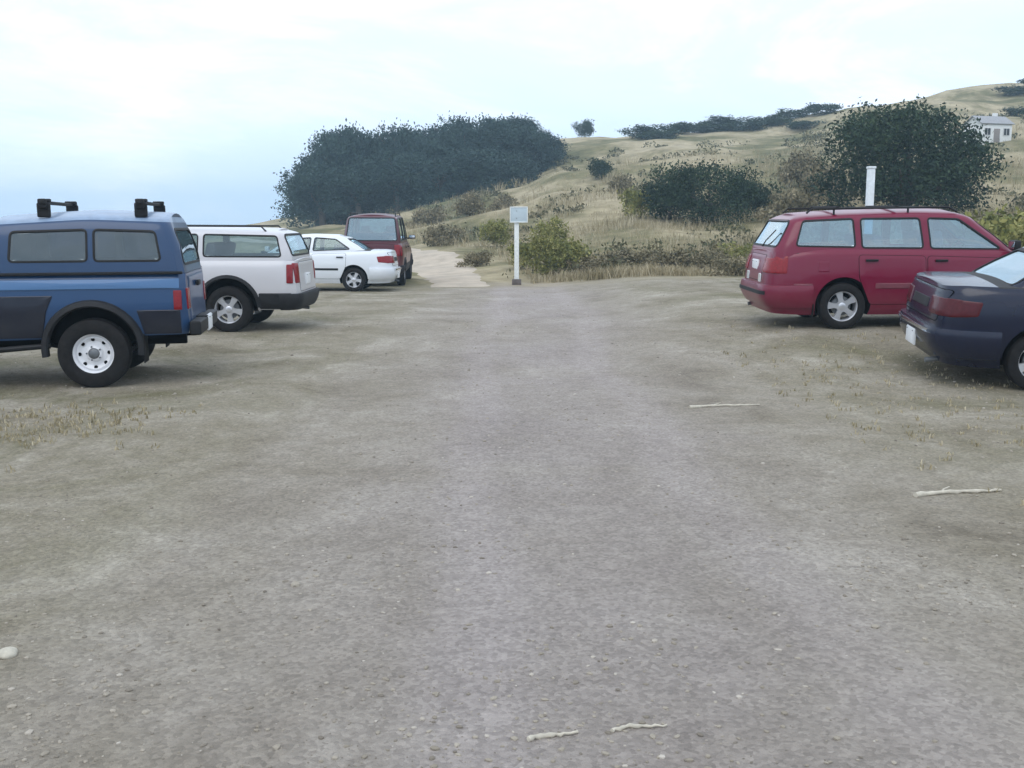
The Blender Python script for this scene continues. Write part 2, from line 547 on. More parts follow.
def wrap_bumper(root, H, sg, xside, z0, z1, out, mat, name='bumper', zc=None):
    """bumper wrapped round one end of the hull, from xside on one flank to the other"""
    bm = bmesh.new()
    path = []
    zm = (z0 + z1) / 2
    W = H.dims(H.vz(xside, zm))[2]
    xe = H.end(0, zm, sg).x
    NS = 14
    for k in range(NS): 
        x = xside + (xe - sg * .16 - xside) * k / NS
        path.append(('s', x, 1))
    yc = abs(H.side(xe - sg * .16, zm, 1).y)
    for k in range(1, 24): path.append(('e', yc * (1 - 2 * k / 24), 0))
    for k in range(NS - 1, -1, -1):
        x = xside + (xe - sg * .16 - xside) * k / NS
        path.append(('s', x, -1))
    prof = [(z0, -.03), (z0, out * .55), (z0 + (z1 - z0) * .2, out * .9), (z0 + (z1 - z0) * .5, out), (z0 + (z1 - z0) * .85, out * .92), (z1, out * .7), (z1 + .004, -.03)]
    rows = []
    for kind, a, s in path:
        row = []
        for z, of in prof:
            zz = max(z, H.zb(xe) + .001)
            if kind == 's':
                p = H.side(a, zz, s); n = fnorm(lambda u, v: H.side(u, v, s), a, zz, Vector((0, s, 0)))
            else:
                p = H.end(a, zz, sg); n = fnorm(lambda u, v: H.end(u, v, sg), a, zz, Vector((sg, 0, 0)))
            n.z = 0; n.normalize()
            row.append(bm.verts.new(Vector((p.x, p.y, z)) + n * of))
        rows.append(row)
    for a, b in zip(rows, rows[1:]):
        for k in range(len(prof) - 1): bm.faces.new((a[k], a[k + 1], b[k + 1], b[k]))
        bm.faces.new((a[-1], a[0], b[0], b[-1]))
    bm.faces.new(rows[0]); bm.faces.new(rows[-1][::-1])
    return finish(name, bm, mat, root, 40)

def seats(root, xs, zb, hw, bench=None, ztop=None, rows=()):
    for x in xs:
        for s in (-1, 1):
            bm = bmesh.new()
            box(bm, (x, s * hw * .48, zb), (.13, .46, .62), .05, Matrix.Rotation(R(-12), 3, 'Y'), 3)
            box(bm, (x - .13, s * hw * .48, zb + .37), (.09, .26, .16), .04, None, 3)
            tube(bm, [(x - .1, s * hw * .48 - .06, zb + .25), (x - .12, s * hw * .48 - .06, zb + .33)], .007, 6)
            tube(bm, [(x - .1, s * hw * .48 + .06, zb + .25), (x - .12, s * hw * .48 + .06, zb + .33)], .007, 6)
            finish('seat', bm, M['fabric'], root)
    for x in rows:
        bm = bmesh.new()
        box(bm, (x, 0, zb - .02), (.14, hw * 1.7, .56), .05, Matrix.Rotation(R(-14), 3, 'Y'), 3)
        finish('rear_bench', bm, M['fabric'], root)

def dash(root, x, z, hw, s=1):
    bm = bmesh.new(); box(bm, (x, 0, z), (.35, hw * 1.8, .16), .05, None, 3)
    finish('dashboard', bm, M['interior'], root)
    bm = bmesh.new()
    c = Vector((x - .30, s * hw * .45, z + .02)); rot = Matrix.Rotation(R(25), 3, 'Y')
    pts = [c + rot @ Vector((0, .18 * math.cos(2 * PI * k / 24), .18 * math.sin(2 * PI * k / 24))) for k in range(25)]
    tube(bm, pts, .014, 8)
    tube(bm, [c + rot @ Vector((0, -.17, 0)), c + rot @ Vector((.02, 0, -.02)), c + rot @ Vector((0, .17, 0))], .014, 6)
    tube(bm, [c, c + Vector((.25, 0, -.1))], .022, 8)
    finish('steering_wheel', bm, M['black'], root)

def mirrors(root, x, z, y, mat, back=True):
    for s in (-1, 1):
        bm = bmesh.new()
        box(bm, (x, s * (y + .13), z + .03), (.09, .20, .13), .035, None, 3)
        tube(bm, [(x + .02, s * (y - .01), z - .01), (x + .01, s * (y + .06), z)], [.03, .02], 8)
        m = finish('side_mirror', bm, mat, root)
        bm = bmesh.new(); box(bm, (x - .046, s * (y + .13), z + .03), (.006, .16, .095), .002)
        finish('mirror_glass', bm, M['chrome'], m)

def plate(root, x, z, sg, y=0):
    bm = bmesh.new(); box(bm, (x, y, z), (.008, .31, .155), .003)
    box(bm, (x - sg * .014, y, z), (.02, .33, .175), .005)
    o = finish('licence_plate', bm, M['plate'], root)
    bm = bmesh.new()
    for a in (-.11, .11): 
        bmesh.ops.create_icosphere(bm, subdivisions=1, radius=.008, matrix=Matrix.Translation((x + sg * .005, y + a, z + .06)))
    finish('screw', bm, M['grey'], o)
    return o

def exhaust(root, x, y, z):
    bm = bmesh.new(); tube(bm, [(x + .9, y * .8, z + .05), (x + .4, y, z + .04), (x, y, z)], .026, 12)
    box(bm, (x + .75, y * .8, z + .05), (.5, .22, .12), .05, None, 3)
    finish('exhaust_pipe', bm, M['grey'], root)

def underside(root, xa, xb, W, r, z, diff=True):
    bm = bmesh.new()
    tube(bm, [(xa, -W + .12, r), (xa, -.12, r), (xa, 0, r), (xa, .12, r), (xa, W - .12, r)], [.04, .045, .13, .045, .04] if diff else .04, 12)
    for s in (-1, 1):
        tube(bm, [(xa, s * (W - .3), r + .03), (xa + .02, s * (W - .3), z + .12)], [.05, .05], 10)
        tube(bm, [(xa - .5, s * (W - .33), z + .05), (xa, s * (W - .33), r - .03), (xa + .6, s * (W - .33), z + .03)], .025, 8)
    finish('rear_axle', bm, M['well'], root)
    bm = bmesh.new(); tube(bm, [(xb, -W + .12, r), (xb, 0, r - .03), (xb, W - .12, r)], .035, 10); finish('front_axle', bm, M['well'], root)

# ------------------------------------------------------------------ terrain
def skyline(px):
    return lerp_table([(-2500, 320), (-600, 300), (0, 262), (200, 240), (300, 224), (400, 205), (500, 175), (560, 146), (640, 140),
                       (700, 134), (790, 125), (850, 112), (930, 100), (1024, 90), (1300, 66), (1900, 40), (4000, 30)], px)
def T(x, y):
    z = .12 * sstep(11, 17, y) + .25 * sstep(.5, 4.2, x) * sstep(9.8, 14.2, y)
    z += .25 * sstep(9, 16, x) * sstep(2, 16, y)
    z += .035 * noise.noise(Vector((x * .22, y * .22, 3))) + .012 * noise.noise(Vector((x * .9, y * .9, 7)))
    if y > 27:
        yy = max(y, 30)
        e = (232 - skyline(512 + 1024 * x / yy)) / 1024
        zr = 1.6 + e * 130
        g = max(0, (y - 29) / 101)
        if g < 1: s = g ** 1.25
        else: s = 1 - .10 * (g - 1) - .02 * (g - 1) ** 2
        s = max(s, -.5)
        n = noise.fractal(Vector((x * .045, y * .045, 0)), 1, 2, 4)
        z = z + (zr - z) * s + n * 1.3 * sstep(33, 70, y) * (1 if g < 1 else 1)
        z += .35 * noise.noise(Vector((x * .25, y * .25, 5))) * sstep(30, 36, y)
    # bluff on the seaward side
    z -= 16 * sstep(16, 55, -x - max(0, y - 30) * .35) * (1 if y < 400 else 1)
    return z

def gmat():
    """gravel lot: beige grey dirt with stones, wheel-worn paths, weedy margins; dry grass beyond"""
    m, nt, b = newmat('gravel_and_dry_grass')
    geo = nd(nt, 'ShaderNodeNewGeometry'); P = geo.outputs['Position']
    sep = nd(nt, 'ShaderNodeSeparateXYZ'); nt.links.new(P, sep.inputs[0])
    big = noise_node(nt, .35, 6, .6, P, .6)
    mp = nd(nt, 'ShaderNodeMapping'); mp.inputs['Scale'].default_value = (1.0, .8, 1); nt.links.new(P, mp.inputs['Vector'])
    streak = noise_node(nt, .85, 8, .70, mp.outputs[0], .5)
    mid = noise_node(nt, 9, 6, .7, P)
    fine = noise_node(nt, 90, 4, .7, P)
    vor = nd(nt, 'ShaderNodeTexVoronoi'); vor.inputs['Scale'].default_value = 55; nt.links.new(P, vor.inputs['Vector'])
    vor2 = nd(nt, 'ShaderNodeTexVoronoi'); vor2.inputs['Scale'].default_value = 16; nt.links.new(P, vor2.inputs['Vector'])
    base = ramp(nt, streak.outputs['Fac'], [(.32, (.205, .174, .121)), (.44, (.292, .254, .188)), (.56, (.354, .312, .244)), (.70, (.49, .44, .36))])
    # compacted greyer middle of the aisle
    ax = nd(nt, 'ShaderNodeMath', operation='ABSOLUTE')
    sh = nd(nt, 'ShaderNodeMath', operation='SUBTRACT'); nt.links.new(sep.outputs['X'], sh.inputs[0]); sh.inputs[1].default_value = .35
    nt.links.new(sh.outputs[0], ax.inputs[0])
    mr = nd(nt, 'ShaderNodeMapRange'); nt.links.new(ax.outputs[0], mr.inputs['Value'])
    mr.inputs['From Min'].default_value = 2.6; mr.inputs['From Max'].default_value = .4
    am = nd(nt, 'ShaderNodeMath', operation='MULTIPLY'); nt.links.new(mr.outputs[0], am.inputs[0]); nt.links.new(big.outputs['Fac'], am.inputs[1])
    c = mixc(nt, am.outputs[0], base.outputs['Color'], (.386, .336, .330))
    # worn wheel tracks running up the lane, slightly wandering
    wob = noise_node(nt, .12, 2, .5, P)
    tx_ = nd(nt, 'ShaderNodeMath', operation='MULTIPLY_ADD'); nt.links.new(wob.outputs['Fac'], tx_.inputs[0]); tx_.inputs[1].default_value = 2.2; nt.links.new(sep.outputs['X'], tx_.inputs[2])
    tabs = nd(nt, 'ShaderNodeMath', operation='PINGPONG'); nt.links.new(tx_.outputs[0], tabs.inputs[0]); tabs.inputs[1].default_value = .78
    tm = nd(nt, 'ShaderNodeMapRange', interpolation_type='SMOOTHSTEP'); nt.links.new(tabs.outputs[0], tm.inputs['Value']); tm.inputs['From Min'].default_value = .42; tm.inputs['From Max'].default_value = .72
    tb = nd(nt, 'ShaderNodeMath', operation='MULTIPLY'); nt.links.new(tm.outputs[0], tb.inputs[0]); nt.links.new(mr.outputs[0], tb.inputs[1])
    tb2 = nd(nt, 'ShaderNodeMath', operation='MULTIPLY'); nt.links.new(tb.outputs[0], tb2.inputs[0]); tb2.inputs[1].default_value = .30
    c = mixc(nt, tb2.outputs[0], c, (.475, .415, .40))
    # olive weeds and dark damp patches in the margins
    mr2 = nd(nt, 'ShaderNodeMapRange'); nt.links.new(ax.outputs[0], mr2.inputs['Value'])
    mr2.inputs['From Min'].default_value = 1.6; mr2.inputs['From Max'].default_value = 4.4
    pat = noise_node(nt, .8, 6, .7, mp.outputs[0], .5)
    pr = ramp(nt, pat.outputs['Fac'], [(.46, (0, 0, 0)), (.66, (1, 1, 1))])
    wm = nd(nt, 'ShaderNodeMath', operation='MULTIPLY'); nt.links.new(mr2.outputs[0], wm.inputs[0]); nt.links.new(pr.outputs['Color'], wm.inputs[1])
    wm2 = nd(nt, 'ShaderNodeMath', operation='MULTIPLY'); nt.links.new(wm.outputs[0], wm2.inputs[0]); wm2.inputs[1].default_value = .85
    c = mixc(nt, wm2.outputs[0], c, (.155, .142, .068))
    # stones
    sr = ramp(nt, vor.outputs['Color'], [(.15, (.62, .62, .62)), (.6, (1, 1, 1)), (.95, (1.25, 1.25, 1.25))])
    c = mixc(nt, .55, c, sr.outputs['Color'], 'MULTIPLY')
    sr2 = ramp(nt, mid.outputs['Fac'], [(.3, (.78, .78, .78)), (.7, (1.16, 1.16, 1.16))])
    c = mixc(nt, .7, c, sr2.outputs['Color'], 'MULTIPLY')
    # hill: dry grass with green scrub
    h1 = noise_node(nt, .10, 7, .66, P, .5); h2 = noise_node(nt, .9, 6, .7, P)
    hb = ramp(nt, h1.outputs['Fac'], [(.32, (.085, .095, .042)), (.45, (.185, .165, .085)), (.56, (.39, .325, .215)), (.72, (.44, .375, .27))])
    hc = ramp(nt, h2.outputs['Fac'], [(.3, (.55, .55, .5)), (.7, (1.25, 1.25, 1.2))])
    hcol = mixc(nt, .8, hb.outputs['Color'], hc.outputs['Color'], 'MULTIPLY')
    # edge between lot and hill
    en = noise_node(nt, .8, 7, .7, P)
    ea = nd(nt, 'ShaderNodeMath', operation='MULTIPLY_ADD'); nt.links.new(en.outputs['Fac'], ea.inputs[0]); ea.inputs[1].default_value = 6; nt.links.new(sep.outputs['Y'], ea.inputs[2])
    emr = nd(nt, 'ShaderNodeMapRange'); nt.links.new(ea.outputs[0], emr.inputs['Value']); emr.inputs['From Min'].default_value = 29.5; emr.inputs['From Max'].default_value = 33.5
    ex = nd(nt, 'ShaderNodeMath', operation='MULTIPLY_ADD'); nt.links.new(en.outputs['Fac'], ex.inputs[0]); ex.inputs[1].default_value = 3; nt.links.new(ax.outputs[0], ex.inputs[2])
    xmr = nd(nt, 'ShaderNodeMapRange'); nt.links.new(ex.outputs[0], xmr.inputs['Value']); xmr.inputs['From Min'].default_value = 12.0; xmr.inputs['From Max'].default_value = 14
    mxm = nd(nt, 'ShaderNodeMath', operation='MAXIMUM'); nt.links.new(emr.outputs[0], mxm.inputs[0]); nt.links.new(xmr.outputs[0], mxm.inputs[1])
    c = mixc(nt, mxm.outputs[0], c, hcol)
    nt.links.new(c, b.inputs['Base Color'])
    b.inputs['Roughness'].default_value = .95; b.inputs['Specular IOR Level'].default_value = .2
    h = nd(nt, 'ShaderNodeMath', operation='MULTIPLY_ADD'); nt.links.new(vor.outputs['Distance'], h.inputs[0]); h.inputs[1].default_value = -.5; nt.links.new(fine.outputs['Fac'], h.inputs[2])
    h2_ = nd(nt, 'ShaderNodeMath', operation='MULTIPLY_ADD'); nt.links.new(mid.outputs['Fac'], h2_.inputs[0]); h2_.inputs[1].default_value = 1.1; nt.links.new(h.outputs[0], h2_.inputs[2])
    bp = nd(nt, 'ShaderNodeBump'); bp.inputs['Strength'].default_value = .85; bp.inputs['Distance'].default_value = .018
    nt.links.new(h2_.outputs[0], bp.inputs['Height']); nt.links.new(bp.outputs['Normal'], b.inputs['Normal'])
    return m
M['ground'] = gmat()

def stations(lo, hi, mid0, mid1, dm, grow):
    s = [mid0]
    while s[-1] < mid1: s.append(s[-1] + dm)
    d = dm
    while s[-1] < hi: d *= grow; s.append(s[-1] + d)
    d = dm
    while s[0] > lo: d *= grow; s.insert(0, s[0] - d)
    return s

def grid(name, xs, ys, mat):
    me = bpy.data.meshes.new(name)
    vs = [(x, y, T(x, y)) for y in ys for x in xs]
    nx = len(xs)
    fs = [(j * nx + i, j * nx + i + 1, (j + 1) * nx + i + 1, (j + 1) * nx + i) for j in range(len(ys) - 1) for i in range(nx - 1)]
    me.from_pydata(vs, [], fs); me.materials.append(mat)
    me.polygons.foreach_set('use_smooth', [True] * len(me.polygons))
    o = link(name, me); o['kind'] = 'structure'
    return o
xs = stations(-320, 420, -14, 20, .35, 1.035)
ysA = [-30 + .0 * 0 + k * .5 for k in range(0, 121)]      # up to y = 30
ysB = [30]
d = .5
while ysB[-1] < 420: d *= 1.022; ysB.append(ysB[-1] + d)
grid('ground', xs, ysA, M['ground'])
grid('hillside', xs, ysB, M['ground'])

# pale dirt track leaving the lot
def track():
    bm = bmesh.new(); rows = []
    path = [(-1.3, 27.8, .9), (-1.45, 28.8, 1.1), (-1.75, 32, 1.15), (-2.5, 36, 1.5), (-3.3, 41, 1.4), (-4.8, 47, 1.3), (-7.2, 54, 1.2), (-10, 60, 1.1), (-14, 66, 1.1), (-19, 70, 1.1)]
    pts = []
    for (a, b) in zip(path, path[1:]):
        for k in range(14):
            t = k / 14; pts.append(tuple(a[i] + (b[i] - a[i]) * t for i in range(3)))
    for (x, y, w) in pts:
        row = []
        for k in range(13):
            u = -1 + k / 6
            ww = w * (1 + .35 * noise.noise(Vector((x * .5, y * .9, 9 if u > 0 else 2))) + .16 * noise.noise(Vector((x, y * 3.1, 9 if u > 0 else 2))))
            X = x + u * ww; z = T(X, y) + .035 - .09 * max(abs(u), min(1, max(0, (29.5 - y) / 1.8))) ** 3
            row.append(bm.verts.new((X, y, z)))
        rows.append(row)
    for a, b in zip(rows, rows[1:]):
        for k in range(12): bm.faces.new((a[k], a[k + 1], b[k + 1], b[k]))
    o = finish('dirt_track', bm, simple('pale_track_dirt', (.43, .36, .28), .95, var=.2, scale=1.6, bump=.3), None, 60)
    o['kind'] = 'structure'
track()

# the sea below the bluff
def sea():
    bm = bmesh.new()
    bmesh.ops.create_grid(bm, x_segments=2, y_segments=2, size=800, matrix=Matrix.Translation((50, 300, -13)))
    m, nt, b = newmat('sea_water')
    b.inputs['Base Color'].default_value = (.04, .07, .09, 1); b.inputs['Roughness'].default_value = .22
    geo = nd(nt, 'ShaderNodeNewGeometry'); n = noise_node(nt, .25, 5, .6, geo.outputs['Position'])
    bp = nd(nt, 'ShaderNodeBump'); bp.inputs['Strength'].default_value = .5; bp.inputs['Distance'].default_value = .6
    nt.links.new(n.outputs['Fac'], bp.inputs['Height']); nt.links.new(bp.outputs['Normal'], b.inputs['Normal'])
    o = finish('sea', bm, m, None); o['kind'] = 'structure'
sea()

# ------------------------------------------------------------------ loose stones (nobody could count them)
def pebbles():
    verts, faces = [], []
    ico = bmesh.new(); bmesh.ops.create_icosphere(ico, subdivisions=1, radius=1)
    iv = [v.co.copy() for v in ico.verts]; jf = [[v.index for v in f.verts] for f in ico.faces]; ico.free()
    r2 = random.Random(4)
    n = 0
    while n < 19000:
        y = 2.0 + 24 * r2.random() ** 1.7; x = r2.uniform(-.62, .62) * y + r2.uniform(-.5, .5)
        if noise.noise(Vector((x * .8, y * .8, 1))) < r2.uniform(-.5, .35): continue
        s = .0025 + .011 * r2.random() ** 4.5
        if r2.random() < .008: s *= 1.8
        if y > 10: s *= 1.3
        z = T(x, y); b = len(verts)
        A = r2.uniform(0, 6.28); ca, sa = math.cos(A), math.sin(A)
        e = (s * r2.uniform(.8, 1.5), s * r2.uniform(.6, 1.1), s * r2.uniform(.45, .8))
        for v in iv:
            j = 1 + r2.uniform(-.2, .2)
            X, Y, Z = v.x * e[0] * j, v.y * e[1] * j, v.z * e[2]
            verts.append((x + X * ca - Y * sa, y + X * sa + Y * ca, z + Z + e[2] * .15))
        faces += [[i + b for i in f] for f in jf]
        n += 1
    me = bpy.data.meshes.new('gravel'); me.from_pydata(verts, [], faces)
    m, nt, b_ = newmat('pebble_stone')
    geo = nd(nt, 'ShaderNodeNewGeometry')
    r = ramp(nt, geo.outputs['Random Per Island'], [(0, (.17, .145, .115)), (.3, (.26, .225, .175)), (.9, (.36, .315, .255)), (1, (.50, .45, .39))])
    nt.links.new(r.outputs['Color'], b_.inputs['Base Color']); b_.inputs['Roughness'].default_value = .9
    me.materials.append(m)
    o = link('gravel', me); o['kind'] = 'stuff'
pebbles()

# ------------------------------------------------------------------ plants
def leaf_mat(name, c0, c1, c2, scale=1.2, trans=.25):
    m, nt, b = newmat(name)
    geo = nd(nt, 'ShaderNodeNewGeometry'); tc = nd(nt, 'ShaderNodeTexCoord')
    n = noise_node(nt, scale, 3, .6, tc.outputs['Object'])
    a = nd(nt, 'ShaderNodeMath', operation='MULTIPLY_ADD'); nt.links.new(geo.outputs['Random Per Island'], a.inputs[0]); a.inputs[1].default_value = .5
    nt.links.new(n.outputs['Fac'], a.inputs[2])
    r = ramp(nt, a.outputs[0], [(.4, c0), (.75, c1), (1, c2)])
    nt.links.new(r.outputs['Color'], b.inputs['Base Color']); b.inputs['Roughness'].default_value = .7
    b.inputs['Specular IOR Level'].default_value = .25
    return m
M['bark'] = simple('bark', (.10, .085, .07), .95, var=.3, scale=12, bump=.6)
M['cyp'] = leaf_mat('cypress_foliage', (.014, .030, .028), (.027, .054, .048), (.046, .080, .066), .5)
M['bushdark'] = leaf_mat('dark_bush_foliage', (.009, .022, .012), (.020, .042, .022), (.044, .072, .034), .8)
M['bushgreen'] = leaf_mat('olive_bush_foliage', (.10, .115, .035), (.22, .22, .065), (.36, .33, .12), 1.5)
M['bushbrown'] = leaf_mat('brown_scrub_foliage', (.09, .08, .045), (.19, .165, .095), (.32, .265, .165), 1.5)
M['straw'] = leaf_mat('dry_grass_blades', (.18, .155, .08), (.36, .30, .185), (.50, .43, .30), .6)

def leaves(bm, lobes, n, size, rr, clump=14, cs=.32, flat=.8):
    """leaf-sized faces in small clumps spread through lobes (centre, radii)"""
    wts = [l[1][0] * l[1][1] * l[1][2] for l in lobes]
    k = 0
    while k < n:
        c, rad = rr.choices(lobes, wts)[0]
        while True:
            v = Vector((rr.uniform(-1, 1), rr.uniform(-1, 1), rr.uniform(-1, 1)))
            L = v.length
            if L < 1 and L > rr.random() * .85: break
        q = Vector((c[0] + v.x * rad[0], c[1] + v.y * rad[1], c[2] + v.z * rad[2]))
        if noise.noise(q * 1.1 / max(.3, min(rad))) < -.28: continue
        for _ in range(clump):
            p = q + Vector((rr.gauss(0, cs), rr.gauss(0, cs), rr.gauss(0, cs * flat)))
            a = Vector((rr.gauss(0, 1), rr.gauss(0, 1), rr.gauss(0, .6))).normalized()
            b_ = a.orthogonal().normalized(); b_.rotate(Matrix.Rotation(rr.uniform(0, 6.28), 3, a))
            cc = a.cross(b_)
            s = size * rr.uniform(.6, 1.3)
            vs = [bm.verts.new(p + b_ * s), bm.verts.new(p + cc * s * .5), bm.verts.new(p - b_ * s), bm.verts.new(p - cc * s * .5)]
            bm.faces.new(vs); k += 1

def plant(name, label, cat, lobes, n, size, mat, trunk, seed, clump=14, cs=.3, group=None, crown='crown'):
    rr = random.Random(seed)
    t = thing(name, label, cat, group=group)
    bm = bmesh.new(); leaves(bm, lobes, n, size, rr, clump, cs)
    finish(crown, bm, mat, t, flat=True)
    bm = bmesh.new()
    for pts, rads in trunk: tube(bm, pts, rads, 8)
    finish('trunk' if cat == 'tree' else 'stem', bm, M['bark'], t, 60)
    return t

def limbs(h, spread, r, rr, n=6, lean=(0, 0), z0=.35):
    out = []
    top = (lean[0], lean[1], h)
    out.append(([(0, 0, -.4), (lean[0] * .15 + .05, lean[1] * .15, h * .3), (lean[0] * .5, lean[1] * .5, h * .62), top], [r, r * .8, r * .5, r * .15]))
    for k in range(n):
        a = 2 * PI * k / n + rr.uniform(-.4, .4); z = h * (z0 + .35 * rr.random()); f = z / h
        b = (lean[0] * f * .8, lean[1] * f * .8, z)
        e = (b[0] + math.cos(a) * spread * rr.uniform(.5, .9), b[1] + math.sin(a) * spread * rr.uniform(.5, .9), z + h * rr.uniform(.12, .4))
        m_ = ((b[0] + e[0]) / 2, (b[1] + e[1]) / 2, (b[2] + e[2]) / 2 + h * .07)
        out.append(([b, m_, e], [r * .45, r * .28, r * .08]))
    return out

# cypress grove on the headland: three individuals, then copies
cyps = []
for v in range(3):
    rr = random.Random(50 + v)
    H_ = [8.2, 7.4, 8.8][v]
    lobes = [((0, 0, H_ * .62), (2.9, 2.7, H_ * .33))]
    for k in range(15):
        a = rr.uniform(0, 6.28); d_ = rr.uniform(1.2, 3.0)
        lobes.append(((math.cos(a) * d_ + .3, math.sin(a) * d_, H_ * rr.uniform(.16, .80)), (rr.uniform(1.2, 2.0), rr.uniform(1.2, 2.0), rr.uniform(.8, 1.5))))
    c = plant('cypress_tree', 'tmp', 'tree', lobes, 14000, .15, M['cyp'], limbs(H_ * .85, 3.2, .38, rr, 7, (.8, 0)), 90 + v, clump=20, cs=.34)
    cyps.append(c)
# (image column, distance, height factor)
grove = [(321, 104, .74), (332, 110, 1.02), (344, 106, 1.14), (352, 100, 1.20), (372, 108, 1.18), (393, 101, 1.10), (412, 109, 1.12),
         (432, 102, 1.05), (452, 110, 1.04), (470, 103, .97), (487, 109, 1.02), (505, 103, .86), (516, 110, .80), (525, 105, .64),
         (326, 97, .80), (400, 96, .80), (445, 97, .66), (362, 96, .66), (483, 97, .62), (508, 98, .50), (533, 108, .46)]
gl = ['stunted windswept cypress at the seaward end of the dark grove', 'cypress second from the seaward end of the dark grove, sloping up landward',
      'cypress on the steep left shoulder of the dark grove', 'tall cypress where the dark grove first reaches its full height', 'broad tall cypress left of the grove centre, above the white sedan',
      'tall cypress in the left middle of the dark grove skyline', 'tall cypress in the flat middle of the dark grove skyline', 'cypress at the centre of the dark grove, above the dirt track',
      'cypress just right of the centre of the dark grove skyline', 'cypress beside the highest peak of the dark grove, seaward side', 'cypress forming the highest peak of the dark grove skyline',
      'cypress on the right shoulder of the grove behind the signpost', 'lower cypress stepping down on the right of the grove', 'small cypress near the landward end of the dark grove',
      'short cypress in front of the grove on its seaward slope', 'short cypress in front of the middle of the grove, behind the maroon van', 'short front row cypress right of the maroon van',
      'short front row cypress behind the white sedan roof', 'short front row cypress to the left of the signpost', 'short front row cypress directly behind the signpost', 'last low cypress at the landward tip of the dark grove']
for i, (px, Y, hf) in enumerate(grove):
    src = cyps[i % 3]; o = src if i < 3 else copy_tree(src)
    x = (px - 512) / 1024 * Y
    o.location = (x, Y, T(x, Y) - .1); o.rotation_euler = (0, 0, rnd.uniform(0, 6.28))
    w = rnd.uniform(.85, 1.05)
    o.scale = (w, w, hf)
    tag(o, gl[i], 'tree', 'cypress trees of the dark grove')

# big dark bush-tree on the right, a rounder one left of it
rr = random.Random(7)
lob = [((0, 0, 3.2), (3.1, 2.6, 2.2))]
for k in range(14):
    a = rr.uniform(0, 6.28); d_ = rr.uniform(1.6, 3.2)
    lob.append(((math.cos(a) * d_, math.sin(a) * d_ * .8, rr.uniform(1.1, 4.6)), (rr.uniform(.9, 1.5), rr.uniform(.9, 1.4), rr.uniform(.7, 1.1))))
bt = plant('broad_tree', 'big spreading dark green tree on the slope above the red station wagon', 'tree', lob, 26000, .085, M['bushdark'], limbs(4.6, 3.2, .3, rr, 9, (.2, 0), .15), 12, clump=16, cs=.26)
bt.location = (16.9, 45, T(16.9, 45) - .5); bt.scale = (1.08, 1, .93)
rr = random.Random(17)
lob = [((0, 0, 1.9), (2.1, 1.8, 1.4))]
for k in range(9):
    a = rr.uniform(0, 6.28); d_ = rr.uniform(1.0, 2.3)
    lob.append(((math.cos(a) * d_, math.sin(a) * d_, rr.uniform(.7, 2.8)), (rr.uniform(.7, 1.1), rr.uniform(.7, 1.1), rr.uniform(.5, .8))))
bs = plant('rounded_bush', 'dark rounded bush alone on the tan hillside, left of the big tree', 'bush', lob, 13000, .075, M['bushdark'], limbs(2.4, 1.8, .16, rr, 7, (0, 0), .1), 13, clump=15, cs=.22)
bs.location = (9.1, 48, T(9.1, 48) - .35); bs.scale = (.92, .9, .86)

# scrub shrubs: prototypes then copies
def shrub_proto(mat, seed, n=2600, size=.055, wide=1.0, tall=1.0):
    rr = random.Random(seed); lob = [((0, 0, .55 * tall), (.65 * wide, .6 * wide, .5 * tall))]
    for k in range(6):
        a = rr.uniform(0, 6.28); d_ = rr.uniform(.3, .75) * wide
        lob.append(((math.cos(a) * d_, math.sin(a) * d_, rr.uniform(.25, .95) * tall), (.32 * wide, .3 * wide, .26 * tall)))
    return plant('shrub', 'tmp', 'shrub', lob, n, size, mat, limbs(.9 * tall, .55 * wide, .035, rr, 6, (0, 0), .1), seed, clump=12, cs=.09)
PB = shrub_proto(M['bushbrown'], 31); PG = shrub_proto(M['bushgreen'], 32); PD = shrub_proto(M['bushdark'], 33)
PT = shrub_proto(M['bushgreen'], 34, 2600, .05, .6, 1.9)
PB2 = shrub_proto(M['bushbrown'], 35, 2200, .06, 1.2, .8)
used = set()
def put(proto, px, Y, s, label, group, sz=None):
    o = proto if proto.name not in used else copy_tree(proto)
    used.add(proto.name)
    zs_ = .72 if Y < 34 and 580 < px < 760 else 1
    x = (px - 512) / 1024 * (Y * .989 + .2)
    o.location = (x, Y, T(x, Y) - .05 * s); o.rotation_euler = (0, 0, rnd.uniform(0, 6.28)); o.scale = (s, s, sz or s * zs_)
    tag(o, label, 'shrub', group)
    return o
put(PT, 541, 31.0, .80, 'tall yellow-green shrub just right of the signpost', 'shrubs along the far edge of the lot', .85)
put(PG, 566, 31.5, .95, 'olive green shrub second to the right of the signpost', 'shrubs along the far edge of the lot')
put(PT, 556, 33.5, .9, 'tall olive shrub behind the pair beside the signpost', 'shrubs along the far edge of the lot', .8)
put(PG, 528, 34.0, .8, 'low green shrub close behind the signpost', 'shrubs along the far edge of the lot')
lab_edge = ['low brown scrub at the lot edge, third shrub right of the signpost', 'wide brown scrub at the lot edge below the tan hill', 'brown scrub at the lot edge below the rounded bush, left one',
            'brown scrub at the lot edge below the rounded bush, middle one', 'brown scrub at the lot edge below the rounded bush, right one', 'brown scrub bush at the lot edge just left of the station wagon bumper',
            'olive scrub in the second row behind the station wagon tailgate']
for i, (px, Y, s, p) in enumerate([(592, 31.2, .75, PB2), (622, 32, .85, PB2), (652, 31.5, .8, PB), (684, 31.6, .85, PB2), (712, 30.6, .85, PB), (737, 29.2, .9, PB2), (752, 31.5, 1.0, PG)]):
    put(p, px, Y, s, lab_edge[i], 'shrubs along the far edge of the lot')
